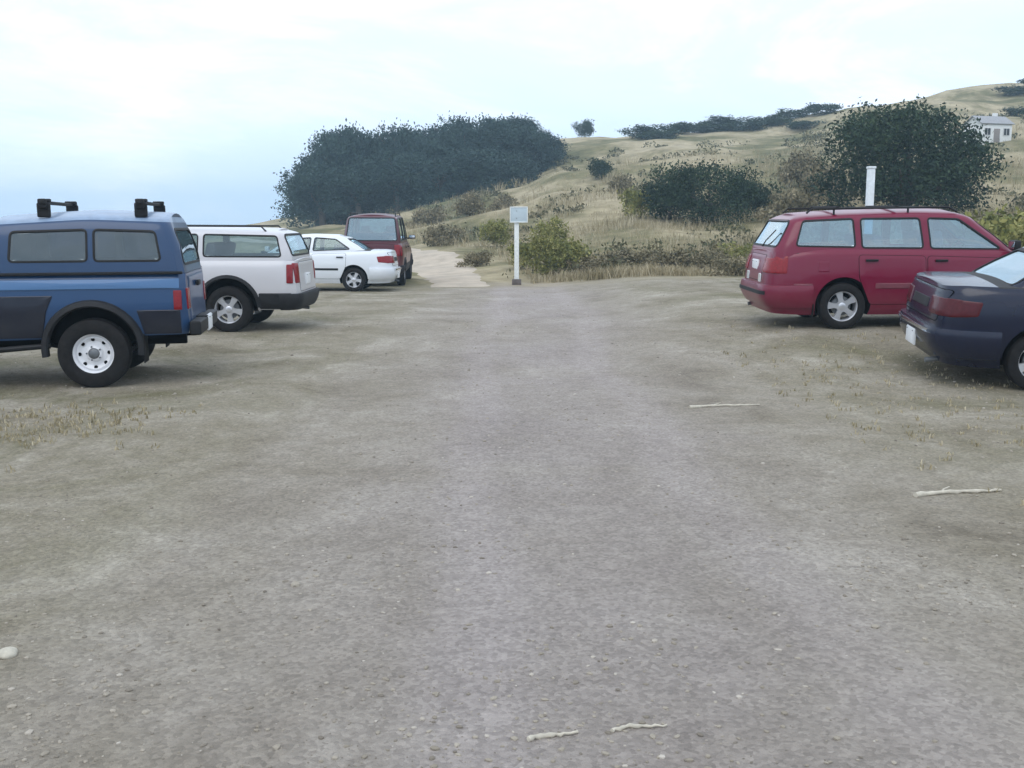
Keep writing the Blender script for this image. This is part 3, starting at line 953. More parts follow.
# behind the right-hand cars and further up the slope
more = [(775, 25, 1.0, PB, 'brown scrub standing right behind the station wagon tailgate'), (808, 24, 1.15, PB2, 'brown scrub behind the rear side window of the station wagon'),
        (836, 26, 1.2, PB, 'brown scrub left of the white post, behind the wagon roof'), (905, 25, 1.15, PB2, 'brown scrub right of the white post, behind the wagon roof'),
        (950, 24, 1.1, PG, 'olive shrub behind the front window of the station wagon'), (992, 25, 1.45, PG, 'big yellow-olive shrub under the right side of the big tree'),
        (1018, 27, 1.5, PG, 'yellow-olive shrub at the right border of the picture'), (1040, 23, 1.4, PG, 'olive shrub half out of frame at the right'),
        (640, 50, 1.3, PG, 'green shrub at the foot of the rounded bush, left side'), (668, 49, 1.5, PD, 'dark shrub at the foot of the rounded bush'), (752, 49, 1.5, PD, 'dark green shrub below the rounded bush, right side'),
        (600, 78, 1.3, PD, 'small dark shrub alone on the tan slope above the green shrubs'), (583, 127, 1.7, PD, 'small dark bush on the skyline just right of the grove'),
        (620, 62, 1.1, PB, 'brown tuft of scrub on the open tan slope'), (668, 72, 1.2, PB2, 'brown scrub above the rounded bush on the tan slope'),
        (800, 60, 1.9, PB, 'brown scrub on the slope between the rounded bush and the big tree'), (790, 46, 1.5, PB2, 'brown scrub low on the slope left of the big tree'), (818, 52, 1.6, PB, 'brown scrub touching the left of the big tree'),
        (440, 50, 1.1, PB2, 'low brown scrub left of the dirt track'), (470, 62, 1.3, PB, 'brown scrub on the slope above the dirt track'), (495, 44, 1.0, PG, 'green scrub between the dirt track and the signpost'),
        (430, 72, 1.5, PB2, 'brown scrub below the front of the dark grove'), (505, 70, 1.5, PB, 'brown scrub on the slope behind the signpost'), (478, 36, .6, PB2, 'low scrub beside the bend of the dirt track')]
for (px, Y, s, p, lb) in more: put(p, px, Y, s, lb, 'scrub on the hillside')
ridge = [(672, 124), (690, 127), (708, 125), (722, 127), (740, 124), (757, 127), (772, 125), (786, 128), (655, 118), (640, 121), (820, 126), (800, 119), (1012, 120), (1030, 122), (1018, 100)]
rl = ['ridge shrub %s' % s for s in ('at the left end of the dark skyline row', 'second in the dark skyline row', 'third in the dark skyline row', 'in the middle of the dark skyline row, left one',
      'in the middle of the dark skyline row, right one', 'third from the right in the dark skyline row', 'second from the right in the dark skyline row', 'at the right end of the dark skyline row',
      'just below the left end of the dark skyline row', 'lowest and leftmost of those on the ridge', 'between the dark skyline row and the big tree', 'below the right end of the dark skyline row', 'right of the white house', 'at the right border beyond the white house', 'on the slope in front of and below the white house')]
for (px, Y), lb in zip(ridge, rl): put(PD, px, Y, rnd.uniform(2.6, 3.6), 'dark ' + lb, 'shrubs along the ridge', rnd.uniform(.85, 1.25))

# dry grass on the slope, at the lot margins, and weeds: one uncountable mass
def grass():
    rr = random.Random(3); verts, faces = [], []
    def tuft(x, y, h, n, w):
        z = T(x, y)
        for _ in range(n):
            a = rr.uniform(0, 6.28); r0 = rr.uniform(0, w); bx, by = x + r0 * math.cos(a), y + r0 * math.sin(a)
            l = h * rr.uniform(.5, 1.2); lx, ly = rr.gauss(0, .35) * l, rr.gauss(0, .35) * l
            ww = .006 + .006 * h * 2
            px_, py_ = -math.sin(a) * ww, math.cos(a) * ww
            b = len(verts)
            verts.extend([(bx - px_, by - py_, z - .01), (bx + px_, by + py_, z - .01), (bx + lx * .45 + px_ * .7, by + ly * .45 + py_ * .7, z + l * .6), (bx + lx * .45 - px_ * .7, by + ly * .45 - py_ * .7, z + l * .6), (bx + lx, by + ly, z + l)])
            faces.extend([(b, b + 1, b + 2, b + 3), (b + 3, b + 2, b + 4)])
    k = 0
    while k < 9000:
        y = 29 + 62 * rr.random() ** 1.9; x = rr.uniform(-.16, .62) * y
        if y < 30.5 and x < 2: continue
        # keep the track clear
        tx = lerp_table([(27, -1.2), (32, -1.95), (41, -3.3), (54, -7.2), (70, -19)], y)
        if abs(x - tx) < 2.4: continue
        if noise.noise(Vector((x * .3, y * .3, 8))) < rr.uniform(-.6, .2): continue
        hh = .45 + .9 * max(0, noise.noise(Vector((x * .18, y * .18, 4))) + .25)
        tuft(x, y, rr.uniform(.2, .45) * hh * (.7 + y / 70), 7, .2 * (1 + y / 60)); k += 1
    for _ in range(900):      # ragged fringe along the far edge
        x = rr.uniform(.6, 17); y = 29.3 + rr.expovariate(1.4); tuft(x, y, rr.uniform(.08, .35), 7, .14)
    for _ in range(700):      # right margin behind the parked cars
        x = rr.uniform(6, 20); y = rr.uniform(17.5, 29); tuft(x, y, rr.uniform(.15, .5), 8, .15)
    for _ in range(620):      # sparse weeds on the lot, left and right margins
        if rr.random() < .5: x, y = rr.gauss(-4.1, .6), rr.gauss(8.4, .5)
        else: x, y = rr.gauss(3.7, .9), rr.gauss(10, 2)
        if abs(x) < 2.6 or y < 4.5: continue
        tuft(x, y, rr.uniform(.02, .05), 6, .06)
    me = bpy.data.meshes.new('dry_grass'); me.from_pydata(verts, [], faces); me.materials.append(M['straw'])
    o = link('dry_grass', me); o['kind'] = 'stuff'
grass()

def cover():
    rr = random.Random(9); bm = bmesh.new(); k = 0
    while k < 520:
        y = 31 + 75 * rr.random() ** 1.5; x = rr.uniform(-.14, .6) * y
        tx = lerp_table([(27, -1.2), (32, -1.95), (41, -3.3), (54, -7.2), (70, -19)], y)
        if abs(x - tx) < 2.6 or noise.noise(Vector((x * .12, y * .12, 21))) < rr.uniform(-.1, .25): continue
        s = rr.uniform(.3, .9) * (1 + y / 90); z = T(x, y)
        leaves(bm, [((x, y, z + .12 * s), (s, s, .22 * s))], 60, .05 * (1 + y / 60), rr, 10, .16 * s, .5)
        k += 1
    o = finish('low_scrub', bm, M['cover'], None, flat=True); o['kind'] = 'stuff'
M['cover'] = leaf_mat('low_scrub_leaves', (.045, .055, .026), (.10, .10, .05), (.19, .16, .09), .35)
cover()

# ------------------------------------------------------------------ posts, sign, house, sticks
def signpost():
    x, y = .13, 29.0
    t = thing('signpost', 'white wooden signpost with a small pale sign at the far end of the lot', 'signpost', (x, y, T(x, y)))
    wood = simple('white_painted_wood', (.74, .76, .74), .7, var=.12, scale=14, bump=.2)
    bm = bmesh.new(); box(bm, (0, 0, .98), (.13, .13, 2.06), .012); finish('post', bm, wood, t)
    bm = bmesh.new(); box(bm, (.06, -.085, 1.95), (.5, .03, .44), .01); b_ = finish('sign_board', bm, simple('pale_sign_paint', (.46, .54, .58), .5, var=.06), t)
    bm = bmesh.new()
    for sz, c in (((.5, .02, .025), (.06, -.105, 2.155)), ((.5, .02, .025), (.06, -.105, 1.745)), ((.025, .02, .385), (-.178, -.105, 1.95)), ((.025, .02, .385), (.298, -.105, 1.95))): box(bm, c, sz, .003)
    finish('frame', bm, wood, b_)
    for zz in (1.85, 2.05):
        bm = bmesh.new(); bmesh.ops.create_icosphere(bm, subdivisions=1, radius=.014, matrix=Matrix.Translation((0, -.103, zz)))
        finish('bolt', bm, M['grey'], b_)
    bm = bmesh.new(); box(bm, (0, 0, .06), (.26, .26, .2), .03); finish('base', bm, simple('weathered_base', (.12, .10, .09), .9, var=.3), t)
signpost()
def white_post():
    x, y = 5.95, 17.3
    t = thing('marker_post', 'plain white square post standing behind the red station wagon', 'post', (x, y, T(x, y)))
    wood = simple('white_post_paint', (.72, .76, .78), .65, var=.12, scale=12, bump=.2)
    bm = bmesh.new(); box(bm, (0, 0, 1.08), (.11, .11, 2.4), .012); finish('post', bm, wood, t)
    bm = bmesh.new(); box(bm, (0, 0, 2.30), (.13, .13, .04), .01); finish('cap', bm, wood, t)
white_post()

def house():
    Y = 84; x = (981 - 512) / 1024 * Y * .989; z = T(x, Y)
    t = thing('white_house', 'small white house on the ridge behind the big dark tree', 'house', (x, Y, z - .1), R(14)); t.scale = (.60, .60, .52)
    wall = simple('white_house_wall', (.72, .72, .70), .8, var=.06)
    bm = bmesh.new(); box(bm, (0, 0, 1.0), (4.6, 3.6, 3.6), .02)
    a = [bm.verts.new(p) for p in ((-2.3, -1.8, 2.8), (-2.3, 1.8, 2.8), (-2.3, 0, 4.0))]; b = [bm.verts.new(p) for p in ((2.3, -1.8, 2.8), (2.3, 1.8, 2.8), (2.3, 0, 4.0))]
    bm.faces.new(a); bm.faces.new(b[::-1]); bm.faces.new((a[0], b[0], b[2], a[2])); bm.faces.new((a[1], a[2], b[2], b[1])); bm.faces.new((a[0], a[1], b[1], b[0]))
    w = finish('wall', bm, wall, t)
    bm = bmesh.new()
    for s in (-1, 1):
        rot = Matrix.Rotation(s * -math.atan2(1.2, 1.8), 3, 'X')
        box(bm, (0, s * 1.0, 3.42), (5.1, 2.42, .12), .02, rot)
    r_ = finish('roof', bm, simple('grey_shingles', (.30, .30, .31), .85, var=.2, scale=6), t)
    bm = bmesh.new(); box(bm, (1.3, .4, 4.1), (.5, .5, 1.1), .02); finish('chimney', bm, wall, r_)
    fr = simple('window_frame_paint', (.6, .6, .6), .6)
    for xx in (-1.45, 1.45):
        bm = bmesh.new(); box(bm, (xx, -1.81, 1.6), (.9, .06, 1.0), .01); q = finish('window', bm, M['interior'], t)
        bm = bmesh.new()
        for sz, c in (((1.0, .06, .07), (xx, -1.85, 2.12)), ((1.0, .06, .07), (xx, -1.85, 1.08)), ((.07, .06, 1.0), (xx - .46, -1.85, 1.6)), ((.07, .06, 1.0), (xx + .46, -1.85, 1.6)), ((.05, .05, 1.0), (xx, -1.85, 1.6))): box(bm, c, sz)
        finish('frame', bm, fr, q)
    bm = bmesh.new(); box(bm, (0, -1.82, 1.05), (.9, .06, 2.0), .01); d_ = finish('door', bm, simple('house_door', (.25, .22, .20), .7), t)
    bm = bmesh.new(); bmesh.ops.create_icosphere(bm, subdivisions=2, radius=.05, matrix=Matrix.Translation((.32, -1.89, 1.0))); finish('handle', bm, M['chrome'], d_)
house()

def stick(p0, p1, r, label, name='stick', bend=.03, twig=True, group='pale bits of wood lying on the gravel'):
    rr = random.Random(int(p0[0] * 1000)); o3 = thing_pts = None
    a = Vector((p0[0], p0[1], T(*p0) + r * .35)); b = Vector((p1[0], p1[1], T(*p1) + r * .35))
    d_ = b - a; side = Vector((-d_.y, d_.x, 0)).normalized()
    mid = (a + b) / 2
    pts, rads = [], []
    for k in range(15):
        t = k / 14
        pts.append(a + d_ * t + side * (bend * math.sin(t * PI * 1.5) + rr.gauss(0, .004)) + Vector((0, 0, rr.uniform(0, .006))) - mid)
        rads.append(r * (1 - .55 * t) * rr.uniform(.65, 1.2))
    bm = bmesh.new(); tube(bm, pts, rads, 7)
    if twig: tube(bm, [pts[5], pts[5] + side * .05 + d_ * .06, pts[5] + side * .07 + d_ * .16 + Vector((0, 0, .012))], [r * .5, r * .4, r * .2], 6)
    o = finish(name, bm, M['bleached'], None, 60); o.location = mid
    tag(o, label, 'stick', group)
M['bleached'] = simple('bleached_wood', (.50, .455, .37), .85, var=.2, scale=25, bump=.3)
stick((2.47, 6.10), (3.05, 6.25), .020, 'longest pale bleached stick on the gravel at the right edge', bend=.02)
stick((.05, 3.03), (.21, 3.08), .010, 'short pale stick on the gravel at the bottom centre, left of a similar one', twig=False, bend=.006)
stick((.32, 3.09), (.50, 3.13), .009, 'short pale stick at the bottom centre, right of a similar one', twig=False, bend=.01)
stick((1.62, 9.2), (2.28, 9.36), .016, 'thin pale stick on the gravel in front of the red station wagon', bend=.03)
def pale_stone():
    bm = bmesh.new(); bmesh.ops.create_icosphere(bm, subdivisions=3, radius=.038)
    for v in bm.verts: v.co *= 1 + .22 * noise.noise(v.co * 30); v.co.z *= .55
    o = finish('stone', bm, simple('pale_stone', (.48, .44, .36), .85, var=.15, scale=30, bump=.3), None, 60)
    o.location = (-1.95, 3.76, T(-1.95, 3.76) + .012); tag(o, 'pale cream stone on the gravel at the left border', 'stone')
pale_stone()

# ------------------------------------------------------------------ vehicles
def seat_on_ground(t, wb, track, rotz, x, y):
    """rest the vehicle on the ground under its four wheels"""
    ca, sa = math.cos(rotz), math.sin(rotz)
    def w(lx, ly): return Vector((x + lx * ca - ly * sa, y + lx * sa + ly * ca, 0))
    h = {}
    for lx in (-wb / 2, wb / 2):
        for ly in (-track, track):
            p = w(lx, ly); h[(lx > 0, ly > 0)] = T(p.x, p.y)
    front = (h[(True, True)] + h[(True, False)]) / 2; rear = (h[(False, True)] + h[(False, False)]) / 2
    left = (h[(True, True)] + h[(False, True)]) / 2; right = (h[(True, False)] + h[(False, False)]) / 2
    t.location = (x, y, (front + rear) / 2 - .006)
    t.rotation_euler = (math.atan2(left - right, 2 * track), -math.atan2(front - rear, wb), rotz)

def place(t, wb, track, X, Y, rotz, near):
    """X, Y: ground contact of the rear wheel on the side towards the lane; near=+1 if that is the vehicle's left"""
    f = Vector((math.cos(rotz), math.sin(rotz))); l = Vector((-math.sin(rotz), math.cos(rotz)))
    c = Vector((X, Y)) - l * near * track + f * wb / 2
    seat_on_ground(t, wb, track, rotz, c.x, c.y)

# --- 1. blue pickup with camper shell
def pickup():
    t = thing('pickup_truck', 'blue four wheel drive pickup with a camper shell and roof rack, at the left', 'pickup truck')
    wb = 2.84; xa, xb = -wb / 2, wb / 2; r = .36; W = .84
    # bed
    B = Hull([(0, -2.36), (.1, -2.38), (1, -2.36)], [(0, -.42), (1, -.42)], [(0, .78), (.15, .81), (.45, W), (.85, .83), (1, .79)], [(-3, .55), (0, .50)], [(-3, 1.17), (0, 1.17)], n=26, crown=0, zw=.02)
    build_body(t, B, [M['blue'], M['well']], [(xa, r + .04)], .45, W, 'cargo_bed')
    # cab
    C = Hull([(0, -.38), (1, -.38)], [(0, 2.10), (.3, 2.16), (.7, 2.15), (1, 2.06)], [(0, .78), (.15, .81), (.45, W), (.85, .83), (1, .78)], [(-1, .50), (2.2, .52)],
             [(-.4, 1.17), (.85, 1.17), (1.0, 1.13), (1.9, 1.04), (2.1, .98), (2.3, .92)], n=16, crown=.03)
    cb = build_body(t, C, [M['blue'], M['well']], [(xb, r + .04)], .45, W, 'body')
    K = Hull([(0, -.36), (1, -.26)], [(0, 1.08), (.5, .82), (1, .52)], [(0, .80), (.5, .76), (.9, .70), (.96, .67), (1, .60)], [(-1, 1.15), (1.5, 1.15)], [(-.4, 1.66), (.1, 1.685), (.6, 1.65)], n=14, crown=.03)
    build_cabin(t, K, M['blue'], [[(-.22, 1.20), (-.20, 1.57), (.02, 1.59), (.05, 1.20)], [(.13, 1.20), (.12, 1.60), (.45, 1.58), (.78, 1.20)]],
                [(1, [(-.68, 1.19), (.68, 1.19), (.58, 1.59), (-.58, 1.59)], 'windscreen'), (-1, [(-.62, 1.22), (.62, 1.22), (.56, 1.56), (-.56, 1.56)], 'rear_window')], M['glass_dark'])
    # camper shell
    S = Hull([(0, -2.36), (.5, -2.31), (1, -2.20)], [(0, -.44), (1, -.46)], [(0, .80), (.3, .785), (.7, .735), (.86, .70), (.93, .66), (.97, .60), (1, .50)], [(-3, 1.175), (0, 1.175)], [(-2.6, 1.74), (-1.4, 1.79), (-.3, 1.72)], n=16, crown=.05)
    build_cabin(t, S, M['shell'], [[(-2.12, 1.31), (-2.07, 1.60), (-1.48, 1.62), (-1.48, 1.31)], [(-1.40, 1.31), (-1.40, 1.62), (-.68, 1.60), (-.66, 1.31)]],
                [(-1, [(-.66, 1.27), (.66, 1.27), (.58, 1.62), (-.58, 1.62)], 'rear_hatch_window')], M['glass_dark'], name='camper_shell', topmat=M['shell_sky_sheen'])
    line_inside(cb, K)
    # bands and trims
    for s in (-1, 1):
        bm = bmesh.new(); patch(bm, lambda u, v: B.side(u, v, s), [(-2.30, 1.02), (-2.30, 1.12), (-.47, 1.12), (-.47, 1.02)], (0, s, 0), .012, .01); finish('side_stripe', bm, M['stripe'], t)
        bm = bmesh.new(); box(bm, (-1.41, s * .815, 1.18), (1.86, .05, .03), .01); finish('bed_rail', bm, M['black'], t)
        bm = bmesh.new(); patch(bm, lambda u, v: B.side(u, v, s), [(-.93, .53), (-.99, .80), (-1.06, .96), (-.45, .96), (-.45, .53)], (0, s, 0), .011, .01); finish('lower_panel', bm, M['navy_low'], t)
        bm = bmesh.new(); patch(bm, lambda u, v: B.side(u, v, s), [(-2.30, .55), (-2.30, .80), (-1.87, .80), (-1.93, .55)], (0, s, 0), .011, .01); finish('lower_panel', bm, M['navy_low'], t)
        door(t, C, [(-.30, .60), (-.30, 1.12), (.90, 1.12), (.92, .60)], M['blue'], -.15, 1.02, s)
        bm = bmesh.new(); patch(bm, lambda u, v: C.side(u, v, s), [(-.32, .54), (-.32, .96), (.92, .96), (.95, .80), (.92, .54)], (0, s, 0), .014, .02); finish('lower_panel', bm, M['navy_low'], t)
        for xx in (xa, xb):       # flares
            H_ = B if xx == xa else C
            bm = bmesh.new(); rows = []
            for k in range(25):
                a = R(-8) + (PI + R(16)) * k / 24
                row = []
                for rad, of in ((.515, .0), (.50, .045), (.455, .06), (.44, .045), (.44, -.03)):
                    px_, pz_ = xx + rad * math.cos(a), r + .04 + rad * math.sin(a)
                    zz = max(pz_, .57)
                    row.append(bm.verts.new((px_, H_.side(max(-2.3, min(px_, 2.0)), zz, s).y + s * of, pz_)))
                rows.append(row)
            for a_, b_ in zip(rows, rows[1:]):
                for k in range(4): bm.faces.new((a_[k], a_[k + 1], b_[k + 1], b_[k]))
            finish('fender_flare', bm, M['cladding'], t, 40)
        # tail lamp wraps the corner
        side_part(t, B, 'tail_light', [(-2.32, .80), (-2.32, 1.0), (-2.24, 1.0), (-2.24, .80)], M['redlens'], .010, .01, (s,))
        l = end_part(t, B, 'tail_light', [(s * .62, .80), (s * .62, 1.02), (s * .77, 1.02), (s * .77, .80)] if s > 0 else [(-.77, .80), (-.77, 1.02), (-.62, 1.02), (-.62, .80)], M['redlens'], -1, .012, .01)
        bm = bmesh.new(); box(bm, (xa - .50, s * .72, .40), (.012, .24, .30), .004); finish('mud_flap', bm, M['rubber'], t)
        e = C.end(s * .6, .86, 1)
        bm = bmesh.new(); box(bm, (e.x + .0, s * .6, .86), (.05, .30, .16), .02, None, 3); finish('headlight', bm, M['clear'], t)
        bm = bmesh.new(); tube(bm, [(-1.0, s * .80, .45), (-.5, s * .86, .42), (.85, s * .86, .42), (1.0, s * .80, .45)], .03, 10); finish('side_step', bm, M['black'], t)
    bm = bmesh.new(); patch(bm, lambda u, v: B.end(u, v, -1), [(-.60, .66), (-.60, 1.14), (.60, 1.14), (.60, .66)], (-1, 0, 0), .008, .02)
    tg = finish('tailgate', bm, M['blue'], t); 
    bm = bmesh.new(); box(bm, (-2.395, 0, 1.04), (.03, .2, .06), .01); finish('handle', bm, M['black'], tg)
    bm = bmesh.new()
    box(bm, (-2.44, 0, .60), (.12, 1.62, .15), .03, None, 3)
    box(bm, (-2.44, 0, .68), (.12, .5, .012), .004)
    for s in (-1, 1): box(bm, (-2.36, s * .4, .58), (.16, .06, .1), .01)
    finish('rear_bumper', bm, M['black'], t); plate(t, -2.507, .60, -1)
    bm = bmesh.new(); box(bm, (2.24, 0, .62), (.14, 1.66, .16), .04, None, 3); finish('front_bumper', bm, M['chrome'], t)
    bm = bmesh.new()
    box(bm, (2.16, 0, .86), (.04, .86, .17), .01)
    for k in range(4): box(bm, (2.185, 0, .80 + .04 * k), (.02, .84, .012), .003)
    finish('grille', bm, M['black'], t)
    # roof rack: two crossbars on feet, rails and a folded load bar
    for xx in (-1.93, -.98):
        bm = bmesh.new()
        box(bm, (xx, 0, 1.90), (.055, 1.36, .035), .01)
        for s in (-1, 1):
            box(bm, (xx, s * .60, 1.825), (.13, .05, .15), .02, None, 3); box(bm, (xx, s * .645, 1.89), (.09, .045, .10), .02)
            box(bm, (xx, s * .55, 1.92), (.12, .07, .04), .012)
        finish('rack_crossbar', bm, M['black'], t)
    seats(t, [.18], 1.1, .75); dash(t, .86, 1.12, .76)
    mirrors(t, .80, 1.22, .80, M['black'])
    underside(t, xa, xb, W, r, .42); exhaust(t, -2.2, -.45, .42)
    bm = bmesh.new()
    for s in (-1, 1): box(bm, (-.15, s * .42, .47), (4.3, .08, .13), .01)
    box(bm, (.4, 0, .45), (1.6, .6, .16), .04)
    finish('chassis', bm, M['well'], t)
    for xx in (xa, xb):
        for s in (-1, 1): make_wheel(t, xx, s * .74, r, r, s, M['steelwhite'], 'steel', .25, .58)
    place(t, wb, .84, -4.31, 10.48, R(190), 1)
pickup()

def lamp_end(t, H, poly, mat, sg, s, name):
    p = poly if s > 0 else [(-a, b) for a, b in poly]
    return end_part(t, H, name, p, mat, sg, .012, .02)

# --- 2. red station wagon
def wagon():
    t = thing('station_wagon', 'red station wagon with silver wheels and roof rails, parked on the right', 'car')
    wb = 2.68; xa, xb = -wb / 2, wb / 2; r = .315; W = .87
    x0 = xa - 1.02; x1 = xb + .95
    L_ = Hull([(0, x0 + .10), (.3, x0), (.7, x0 + .02), (1, x0 + .10)], [(0, x1 - .06), (.3, x1), (.6, x1 - .02), (1, x1 - .12)],
              [(0, .79), (.12, .84), (.35, .87), (.6, .87), (.85, .845), (.94, .83), (1, .79)], [(-3, .24), (-1.9, .20), (1.8, .19), (3, .24)],
              [(x0, 1.04), (xa - .2, 1.08), (.8, 1.04), (1.05, 1.01), (1.9, .90), (x1, .74)], n=9, crown=.03)
    body = build_body(t, L_, [M['red'], M['well']], [(xa, r + .02), (xb, r + .02)], .375, W)
    K = Hull([(0, x0 + .09), (.25, x0 + .115), (.9, x0 + .32), (1, x0 + .45)], [(0, 1.12), (.5, .76), (.92, .42), (1, .2)], [(0, .81), (.4, .765), (.85, .685), (.93, .65), (.975, .58), (1, .48)],
             [(x0, .95), (.6, .95), (1.2, .93)], [(x0, 1.50), (xa, 1.56), (-.4, 1.585), (.2, 1.57), (.6, 1.52)], n=12, crown=.035)
    build_cabin(t, K, M['red'], [[(xa - .63, 1.13), (xa - .53, 1.45), (xa + .13, 1.475), (xa + .15, 1.11)], [(xa + .25, 1.10), (xa + .24, 1.475), (xa + 1.02, 1.475), (xa + 1.06, 1.09)],
                                 [(xa + 1.17, 1.085), (xa + 1.14, 1.475), (xa + 1.55, 1.46), (xa + 2.10, 1.07)]],
                [(1, [(-.70, 1.06), (.70, 1.06), (.58, 1.46), (-.58, 1.46)], 'windscreen'), (-1, [(-.66, 1.12), (.66, 1.12), (.58, 1.45), (-.58, 1.45)], 'tailgate_window')], M['glass_sky'])
    line_inside(body, K)
    for s in (-1, 1):
        door(t, L_, [(xa + .36, .34), (xa + .20, .70), (xa + .19, 1.0), (xa + 1.08, .98), (xa + 1.10, .34)], M['red'], xa + .36, .93, s, 'rear_door')
        door(t, L_, [(xa + 1.13, .34), (xa + 1.11, .98), (xa + 2.18, .94), (xa + 2.16, .60), (xa + 2.10, .34)], M['red'], xa + 1.29, .92, s, 'front_door')
        for (a, b_) in ((x0 + .35, xa - .42), (xa + .42, xa + 1.08), (xa + 1.14, xa + 2.14), (xb + .42, x1 - .3)):
            bm = bmesh.new(); patch(bm, lambda u, v: L_.side(u, v, s), [(a, .555), (a, .625), (b_, .625), (b_, .555)], (0, s, 0), .016, .015, edge=.012); finish('side_moulding', bm, M['mould'], t)
        side_part(t, L_, 'tail_light', [(x0 + .12, .76), (x0 + .12, .99), (x0 + .28, .99), (x0 + .26, .76)], M['redlens'], .008, .02, (s,))
        lamp_end(t, L_, [(.44, .76), (.44, .96), (.77, .96), (.77, .76)], M['redlens'], -1, s, 'tail_light')
        lamp_end(t, L_, [(.28, .62), (.28, .74), (.42, .74), (.42, .62)], M['clear'], -1, s, 'reversing_light')
        lamp_end(t, L_, [(.42, .56), (.42, .68), (.78, .68), (.78, .58)], M['clear'], 1, s, 'headlight')
        bm = bmesh.new()
        zz = 1.585
        tube(bm, [(x0 + .55, s * .60, zz - .03), (x0 + .62, s * .60, zz + .03), (.10, s * .60, zz + .04), (.22, s * .60, zz - .02)], .014, 8)
        for xx in (xa - .1, xa + .9): tube(bm, [(xx, s * .60, zz - .05), (xx, s * .60, zz + .03)], .014, 6)
        finish('roof_rail', bm, M['black'], t)
        bm = bmesh.new(); box(bm, (xa - .40, s * .78, .26), (.01, .18, .18), .003); finish('mud_flap', bm, M['rubber'], t)
    for xx in (xa - .05, xa + .75):
        bm = bmesh.new(); box(bm, (xx, 0, 1.64), (.045, 1.2, .022), .008); finish('rack_crossbar', bm, M['black'], t)
    side_part(t, L_, 'fuel_flap', [(xa - .35, .78), (xa - .35, .92), (xa - .20, .92), (xa - .20, .78)], M['red'], .004, .02, (-1,), edge=.003)
    wrap_bumper(t, L_, -1, xa - .42, .30, .60, .06, M['red'], 'rear_bumper')
    bm = bmesh.new(); patch(bm, lambda u, v: L_.end(u, v, -1) + Vector((-.062, 0, 0)), [(-.72, .47), (-.72, .52), (.72, .52), (.72, .47)], (-1, 0, 0), .008, .01); finish('bumper_strip', bm, M['black'], t)
    wrap_bumper(t, L_, 1, xb + .42, .24, .52, .05, M['red'], 'front_bumper')
    e = L_.end(0, .83, -1); plate(t, e.x - .012, .83, -1)
    end_part(t, L_, 'tailgate', [(-.42, .64), (-.42, .99), (.42, .99), (.42, .64)], M['red'], -1, .005, .03)
    e = K.end(0, 1.13, -1)
    bm = bmesh.new(); tube(bm, [(e.x - .02, 0, 1.10), (e.x - .005, -.12, 1.18), (e.x + .07, -.36, 1.33)], .009, 6); finish('rear_wiper', bm, M['black'], t)
    bm = bmesh.new()
    e = L_.end(0, .62, 1)
    for k in range(4): box(bm, (e.x, 0, .57 + .035 * k), (.02, .72, .014), .003)
    finish('grille', bm, M['black'], t)
    seats(t, [.05], 1.0, .74, rows=(-.78,)); dash(t, .95, 1.0, .76)
    mirrors(t, .88, 1.09, .80, M['black'])
    underside(t, xa, xb, W, r, .2); exhaust(t, x0 + .05, .5, .24)
    for xx in (xa, xb):
        for s in (-1, 1): make_wheel(t, xx, s * .76, r, r, s, M['alloy'], 'spoke', .2, .66)
    place(t, wb, .86, 4.46, 13.80, R(0), -1)
M['mould'] = simple('grey_red_moulding', (.16, .04, .055), .5)
wagon()

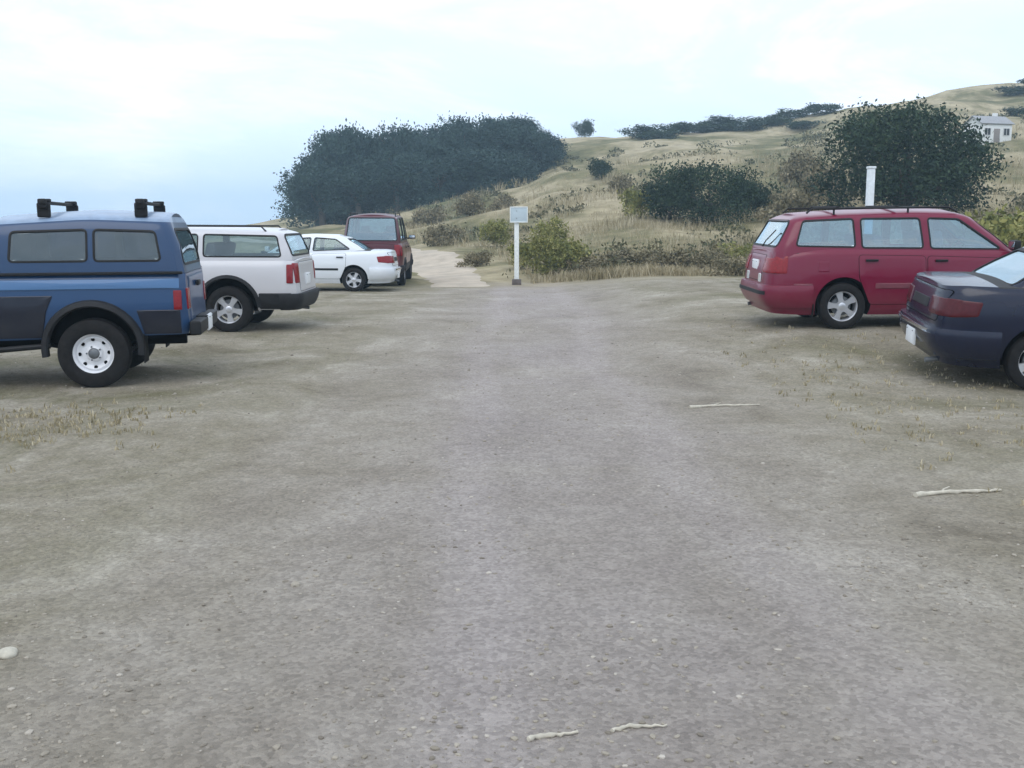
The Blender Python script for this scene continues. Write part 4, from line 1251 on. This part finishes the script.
# --- sedans (dark blue near right, white far left)
def sedan(label, mat, glassm, x, y, rotz, near, bmat, rim='alloy', wf='spoke', lens='redlens'):
    t = thing('sedan', label, 'car')
    wb = 2.62; xa, xb = -wb / 2, wb / 2; r = .30; W = .86
    x0 = xa - .98; x1 = xb + .86
    L_ = Hull([(0, x0 + .10), (.35, x0), (.7, x0 + .01), (1, x0 + .07)], [(0, x1 - .06), (.3, x1), (.6, x1 - .02), (1, x1 - .12)],
              [(0, .77), (.12, .82), (.35, .855), (.6, .86), (.85, .835), (.94, .81), (1, .76)], [(-3, .26), (-1.9, .21), (1.8, .19), (3, .24)],
              [(x0, 1.00), (x0 + .15, 1.035), (xa - .2, 1.03), (xa + .3, 1.0), (.8, .95), (1.0, .93), (1.9, .82), (x1, .68)], n=8, crown=.03)
    body = build_body(t, L_, [mat, M['well']], [(xa, r + .02), (xb, r + .02)], .355, W)
    K = Hull([(0, x0 + .52), (.5, x0 + .85), (.93, x0 + 1.22), (1, x0 + 1.40)], [(0, 1.02), (.5, .66), (.92, .32), (1, .1)], [(0, .79), (.4, .745), (.85, .655), (.93, .62), (.975, .54), (1, .44)],
             [(x0, .94), (.6, .90), (1.2, .86)], [(x0, 1.34), (xa + .4, 1.40), (-.2, 1.415), (.3, 1.38), (.5, 1.34)], n=11, crown=.03)
    build_cabin(t, K, mat, [[(xa + .10, 1.06), (xa + .46, 1.30), (xa + .98, 1.335), (xa + 1.02, 1.02)], [(xa + 1.12, 1.015), (xa + 1.08, 1.335), (xa + 1.44, 1.31), (xa + 1.96, 1.0)]],
                [(1, [(-.68, .98), (.68, .98), (.56, 1.30), (-.56, 1.30)], 'windscreen'), (-1, [(-.66, 1.045), (.66, 1.045), (.56, 1.31), (-.56, 1.31)], 'rear_window')], glassm)
    line_inside(body, K)
    for s in (-1, 1):
        door(t, L_, [(xa + .34, .32), (xa + .20, .62), (xa + .19, .96), (xa + 1.05, .93), (xa + 1.07, .32)], mat, xa + .34, .86, s, 'rear_door')
        door(t, L_, [(xa + 1.10, .32), (xa + 1.08, .93), (xa + 2.10, .88), (xa + 2.10, .55), (xa + 2.06, .32)], mat, xa + 1.25, .85, s, 'front_door')
        side_part(t, L_, 'tail_light', [(x0 + .12, .72), (x0 + .12, .90), (x0 + .40, .88), (x0 + .36, .74)], M[lens], .008, .02, (s,))
        lamp_end(t, L_, [(.36, .72), (.36, .90), (.77, .90), (.77, .72)], M[lens], -1, s, 'tail_light')
        lamp_end(t, L_, [(.38, .52), (.38, .64), (.77, .64), (.77, .54)], M['clear'], 1, s, 'headlight')
        for (a, b_) in ((xa + .38, xa + 1.05), (xa + 1.10, xa + 2.06)):
            bm = bmesh.new(); patch(bm, lambda u, v: L_.side(u, v, s), [(a, .53), (a, .585), (b_, .585), (b_, .53)], (0, s, 0), .014, .012, edge=.01); finish('side_moulding', bm, M['black'], t)
    wrap_bumper(t, L_, -1, xa - .40, .30, .60, .075, bmat, 'rear_bumper')
    bm = bmesh.new(); patch(bm, lambda u, v: L_.end(u, v, -1) + Vector((-.077, 0, 0)), [(-.74, .54), (-.74, .58), (.74, .58), (.74, .54)], (-1, 0, 0), .006, .01); finish('bumper_strip', bm, M['chrome'], t)
    wrap_bumper(t, L_, 1, xb + .40, .22, .50, .05, bmat, 'front_bumper')
    e = L_.end(0, .40, -1); plate(t, e.x - .105, .415, -1)
    end_part(t, L_, 'boot_lid', [(-.60, .66), (-.70, .98), (.70, .98), (.60, .66)], mat, -1, .004, .04)
    lamp_end(t, L_, [(-.30, .76), (-.30, .86), (.30, .86), (.30, .76)], M['black'], -1, 1, 'garnish')
    bm = bmesh.new(); e = L_.end(0, .58, 1)
    for k in range(4): box(bm, (e.x, 0, .53 + .03 * k), (.02, .66, .012), .003)
    finish('grille', bm, M['black'], t)
    seats(t, [.0], .92, .72, rows=(-.80,)); dash(t, .88, .92, .74)
    mirrors(t, .82, 1.02, .78, mat)
    underside(t, xa, xb, W, r, .2, False); exhaust(t, x0 - .02, -.48, .23)
    for xx in (xa, xb):
        for s in (-1, 1): make_wheel(t, xx, s * .75, r, r, s, M[rim], wf, .19, .66)
    place(t, wb, .85, x, y, rotz, near)
    return t
sedan('dark navy sedan with a white plate in its bumper, cut off by the right border', M['navy'], M['glass_sky'], 5.26, 10.15, R(-7), -1, M['navy'], lens='darklens')
sedan('white sedan with its boot towards the lane, between the pearl SUV and maroon van', M['white'], M['glass'], -3.98, 25.8, R(180), 1, M['white'])

# --- 3. boxy vehicles: pearl SUV and maroon van
def boxy(name, label, mat, glassm, wb, H0, Hr, W, r, ovr, ovf, x, y, rotz, near, lowmat, cat, hood=True, arch=.43, spare=False, zs=.34):
    t = thing(name, label, cat)
    xa, xb = -wb / 2, wb / 2; x0 = xa - ovr; x1 = xb + ovf
    belt = H0
    top = [(x0, belt), (.45, belt - .01), (.85, belt - .04), (1.1, belt - .10), (x1, belt - .26)] if hood else [(x0, belt), (xb - .1, belt - .02), (x1, belt - .28)]
    xw = .80 if hood else xb + .05       # windscreen base
    L_ = Hull([(0, x0 + .06), (.3, x0), (1, x0 + .04)], [(0, x1 - .06), (.3, x1), (.6, x1 - .02), (1, x1 - .10)],
              [(0, W - .08), (.12, W - .03), (.4, W), (.7, W), (.9, W - .02), (1, W - .06)], [(-3, zs + .02), (0, zs - .02), (3, zs + .02)], top, n=14, crown=.03)
    body = build_body(t, L_, [mat, M['well']], [(xa, r + .03), (xb, r + .03)], arch, W)
    K = Hull([(0, x0 + .07), (.4, x0 + .095), (.92, x0 + .22), (1, x0 + .36)], [(0, xw + .22), (.5, xw - .06), (.92, xw - .36), (1, xw - .55)], [(0, W - .06), (.4, W - .09), (.85, W - .15), (.93, W - .18), (.975, W - .25), (1, W - .35)],
             [(x0, belt - .07), (3, belt - .08)], [(x0, Hr - .04), (-.4, Hr), (.4, Hr - .03)], n=14, crown=.035)
    zt = Hr - .10; zb_ = belt + .06
    xs_ = [x0 + .26, xa + .36, xa + .46, xa + 1.28, xa + 1.38]
    xend = xw - .08
    build_cabin(t, K, mat, [[(xs_[0], zb_), (xs_[0] + .07, zt - .02), (xs_[1], zt), (xs_[1], zb_)], [(xs_[2], zb_), (xs_[2], zt), (xs_[3], zt), (xs_[3], zb_)], [(xs_[4], zb_), (xs_[4], zt), (xend - .33, zt - .01), (xend + .02, zb_)]],
                [(1, [(-W + .18, zb_), (W - .18, zb_), (W - .27, zt), (-W + .27, zt)], 'windscreen'), (-1, [(-W + .17, zb_ + .02), (W - .17, zb_ + .02), (W - .24, zt), (-W + .24, zt)], 'tailgate_window')], glassm)
    line_inside(body, K)
    for s in (-1, 1):
        door(t, L_, [(xa + .46, zs + .1), (xa + .42, belt - .06), (xa + 1.31, belt - .06), (xa + 1.31, zs + .1)], mat, xa + .56, belt - .14, s, 'rear_door')
        door(t, L_, [(xa + 1.34, zs + .1), (xa + 1.34, belt - .06), (min(xa + 2.2, xb - .42), belt - .08), (min(xa + 2.2, xb - .45), zs + .1)], mat, xa + 1.48, belt - .15, s, 'front_door')
        for (a, b_) in ((x0 + .1, xa - arch - .03), (xa + arch + .03, xb - arch - .03), (xb + arch + .03, x1 - .12)):
            side_part(t, L_, 'lower_cladding', [(a, zs + .02), (a, zs + .26), (b_, zs + .26), (b_, zs + .02)], lowmat, .014, .02, (s,), edge=.01)
        lamp_end(t, L_, [(W - .24, belt - .34), (W - .24, belt - .04), (W - .09, belt - .04), (W - .09, belt - .34)], M['redlens'], -1, s, 'tail_light')
        side_part(t, L_, 'tail_light', [(x0 + .08, belt - .34), (x0 + .08, belt - .06), (x0 + .17, belt - .06), (x0 + .17, belt - .34)], M['redlens'], .008, .015, (s,))
        lamp_end(t, L_, [(W - .38, belt - .44), (W - .38, belt - .30), (W - .10, belt - .30), (W - .10, belt - .44)], M['clear'], 1, s, 'headlight')
        bm = bmesh.new(); zz = Hr + .01
        tube(bm, [(x0 + .5, s * (W - .24), zz - .06), (x0 + .58, s * (W - .24), zz + .02), (xw - .85, s * (W - .24), zz + .02), (xw - .75, s * (W - .24), zz - .06)], .014, 8)
        finish('roof_rail', bm, M['black'], t)
        for xx in (xa, xb):
            bm = bmesh.new(); rows = []
            for k in range(21):
                a = PI * k / 20; row = []
                for rad, of in ((arch + .055, 0), (arch + .045, .02), (arch + .01, .028), (arch - .003, .015), (arch - .003, -.03)):
                    qx, qz = xx + rad * math.cos(a), r + .03 + rad * math.sin(a)
                    row.append(bm.verts.new((qx, L_.side(max(x0 + .05, min(qx, x1 - .05)), max(qz, zs + .01), s).y + s * of, qz)))
                rows.append(row)
            for a_, b_ in zip(rows, rows[1:]):
                for k in range(4): bm.faces.new((a_[k], a_[k + 1], b_[k + 1], b_[k]))
            finish('wheel_arch_trim', bm, lowmat, t, 40)
    end_part(t, L_, 'tailgate', [(-W + .27, zs + .28), (-W + .27, belt - .03), (W - .27, belt - .03), (W - .27, zs + .28)], mat, -1, .006, .03)
    wrap_bumper(t, L_, -1, x0 + .28, zs + .0, zs + .25, .07, lowmat, 'rear_bumper')
    wrap_bumper(t, L_, 1, x1 - .28, zs + .0, zs + .24, .06, lowmat, 'front_bumper')
    e = L_.end(.0, belt - .30, -1); plate(t, e.x - .018, belt - .30, -1, 0)
    bm = bmesh.new(); e = L_.end(0, belt - .37, 1)
    for k in range(4): box(bm, (e.x, 0, belt - .43 + .035 * k), (.02, 2 * W - .85, .014), .003)
    finish('grille', bm, M['black'], t)
    if spare:
        e = L_.end(0, belt - .1, -1)
        bm = bmesh.new(); q = bmesh.new()
    seats(t, [xw - .85], belt + .0, W - .1, rows=(xw - 1.7,)); dash(t, xw + .0, belt - .02, W - .12)
    mirrors(t, xw - .05, belt + .08, W - .06, M['black'])
    underside(t, xa, xb, W, r, zs - .05); exhaust(t, x0 + .08, -.45, zs - .06)
    for xx in (xa, xb):
        for s in (-1, 1): make_wheel(t, xx, s * (W - .11), r, r, s, M['alloy'], 'spoke', .22, .62)
    place(t, wb, W, x, y, rotz, near)
    return t
boxy('suv', 'pearl white compact SUV with dark cladding and red tail lights, beside the blue pickup', M['pearl'], M['glass'], 2.5, 1.09, 1.57, .84, .35, 1.06, .72, -4.30, 15.5, R(180), 1, M['cladding'], 'car', arch=.44)
boxy('minivan', 'tall maroon minivan seen from behind, standing just beyond the white sedan', M['maroon'], M['glass_sky'], 2.8, 1.20, 1.98, .86, .33, .80, .75, -3.02, 29.1, R(92), -1, M['cladding'], 'van', hood=True, arch=.39)

# ------------------------------------------------------------------ haze
def haze():
    bm = bmesh.new(); box(bm, (50, 300, 11), (1640, 1640, 60))
    me = bpy.data.meshes.new('haze'); bm.to_mesh(me); bm.free()
    m = bpy.data.materials.new('haze_air'); m.use_nodes = True; nt = m.node_tree; nt.nodes.clear()
    out = nd(nt, 'ShaderNodeOutputMaterial'); v = nd(nt, 'ShaderNodeVolumePrincipled')
    v.inputs['Color'].default_value = (.60, .82, 1, 1); v.inputs['Density'].default_value = .0012; v.inputs['Anisotropy'].default_value = .2
    nt.links.new(v.outputs[0], out.inputs['Volume']); me.materials.append(m)
    o = link('haze', me); o['kind'] = 'stuff'
haze()

# ------------------------------------------------------------------ light, sky
SUN_EL, SUN_AZ = 52, 200      # azimuth of the sun seen from above, degrees clockwise from +Y
w = bpy.data.worlds.new('World'); sc.world = w; w.use_nodes = True
nt = w.node_tree; bg = nt.nodes['Background']
sky = nd(nt, 'ShaderNodeTexSky', sky_type='NISHITA'); sky.sun_disc = False
sky.sun_elevation = R(SUN_EL); sky.sun_rotation = R(SUN_AZ); sky.dust_density = 2.5; sky.ozone_density = 1.5; sky.air_density = 1.2
tc = nd(nt, 'ShaderNodeTexCoord')
mp = nd(nt, 'ShaderNodeMapping'); mp.inputs['Scale'].default_value = (1, 1, 3.0); nt.links.new(tc.outputs['Generated'], mp.inputs['Vector'])
n1 = noise_node(nt, 2.4, 6, .6, mp.outputs[0], .5)
n2 = noise_node(nt, 1.0, 3, .5, mp.outputs[0], .3)
# high cloud veil, brighter and bluer patches (values divided by the background strength)
S = .12
cl = ramp(nt, n1.outputs['Fac'], [(.34, (.88 / S, 1.05 / S, 1.24 / S)), (.47, (.94 / S, 1.10 / S, 1.30 / S)), (.56, (1.10 / S, 1.20 / S, 1.36 / S)), (.66, (1.34 / S, 1.36 / S, 1.42 / S))])
f = nd(nt, 'ShaderNodeMapRange'); nt.links.new(n2.outputs['Fac'], f.inputs['Value']); f.inputs['From Min'].default_value = .3; f.inputs['From Max'].default_value = .7
f.inputs['To Min'].default_value = .92; f.inputs['To Max'].default_value = .99
c = mixc(nt, f.outputs[0], sky.outputs['Color'], cl.outputs['Color'])
nt.links.new(c, bg.inputs['Color']); bg.inputs['Strength'].default_value = S
sl = bpy.data.lights.new('sun', 'SUN'); sl.energy = .95; sl.angle = R(42); sl.color = (1, .96, .9)
so = bpy.data.objects.new('sun', sl); COL.objects.link(so)
d_ = Vector((math.sin(R(SUN_AZ)) * math.cos(R(SUN_EL)), math.cos(R(SUN_AZ)) * math.cos(R(SUN_EL)), math.sin(R(SUN_EL))))
so.rotation_euler = (-d_).to_track_quat('-Z', 'Y').to_euler(); so.location = d_ * 60

cam = bpy.data.cameras.new('camera'); cam.sensor_width = 36; cam.lens = 36; cam.clip_end = 6000; cam.clip_start = .05
co = bpy.data.objects.new('camera', cam); COL.objects.link(co)
co.location = (0, 0, 1.6); co.rotation_euler = (R(90 - 8.44), 0, 0)
sc.camera = co
sc.view_settings.view_transform = 'Standard'; sc.view_settings.look = 'None'; sc.view_settings.exposure = .18; sc.view_settings.gamma = 1
sc.cycles.use_denoising = True
sc.cycles.volume_bounces = 1
sc.cycles.transparent_max_bounces = 16
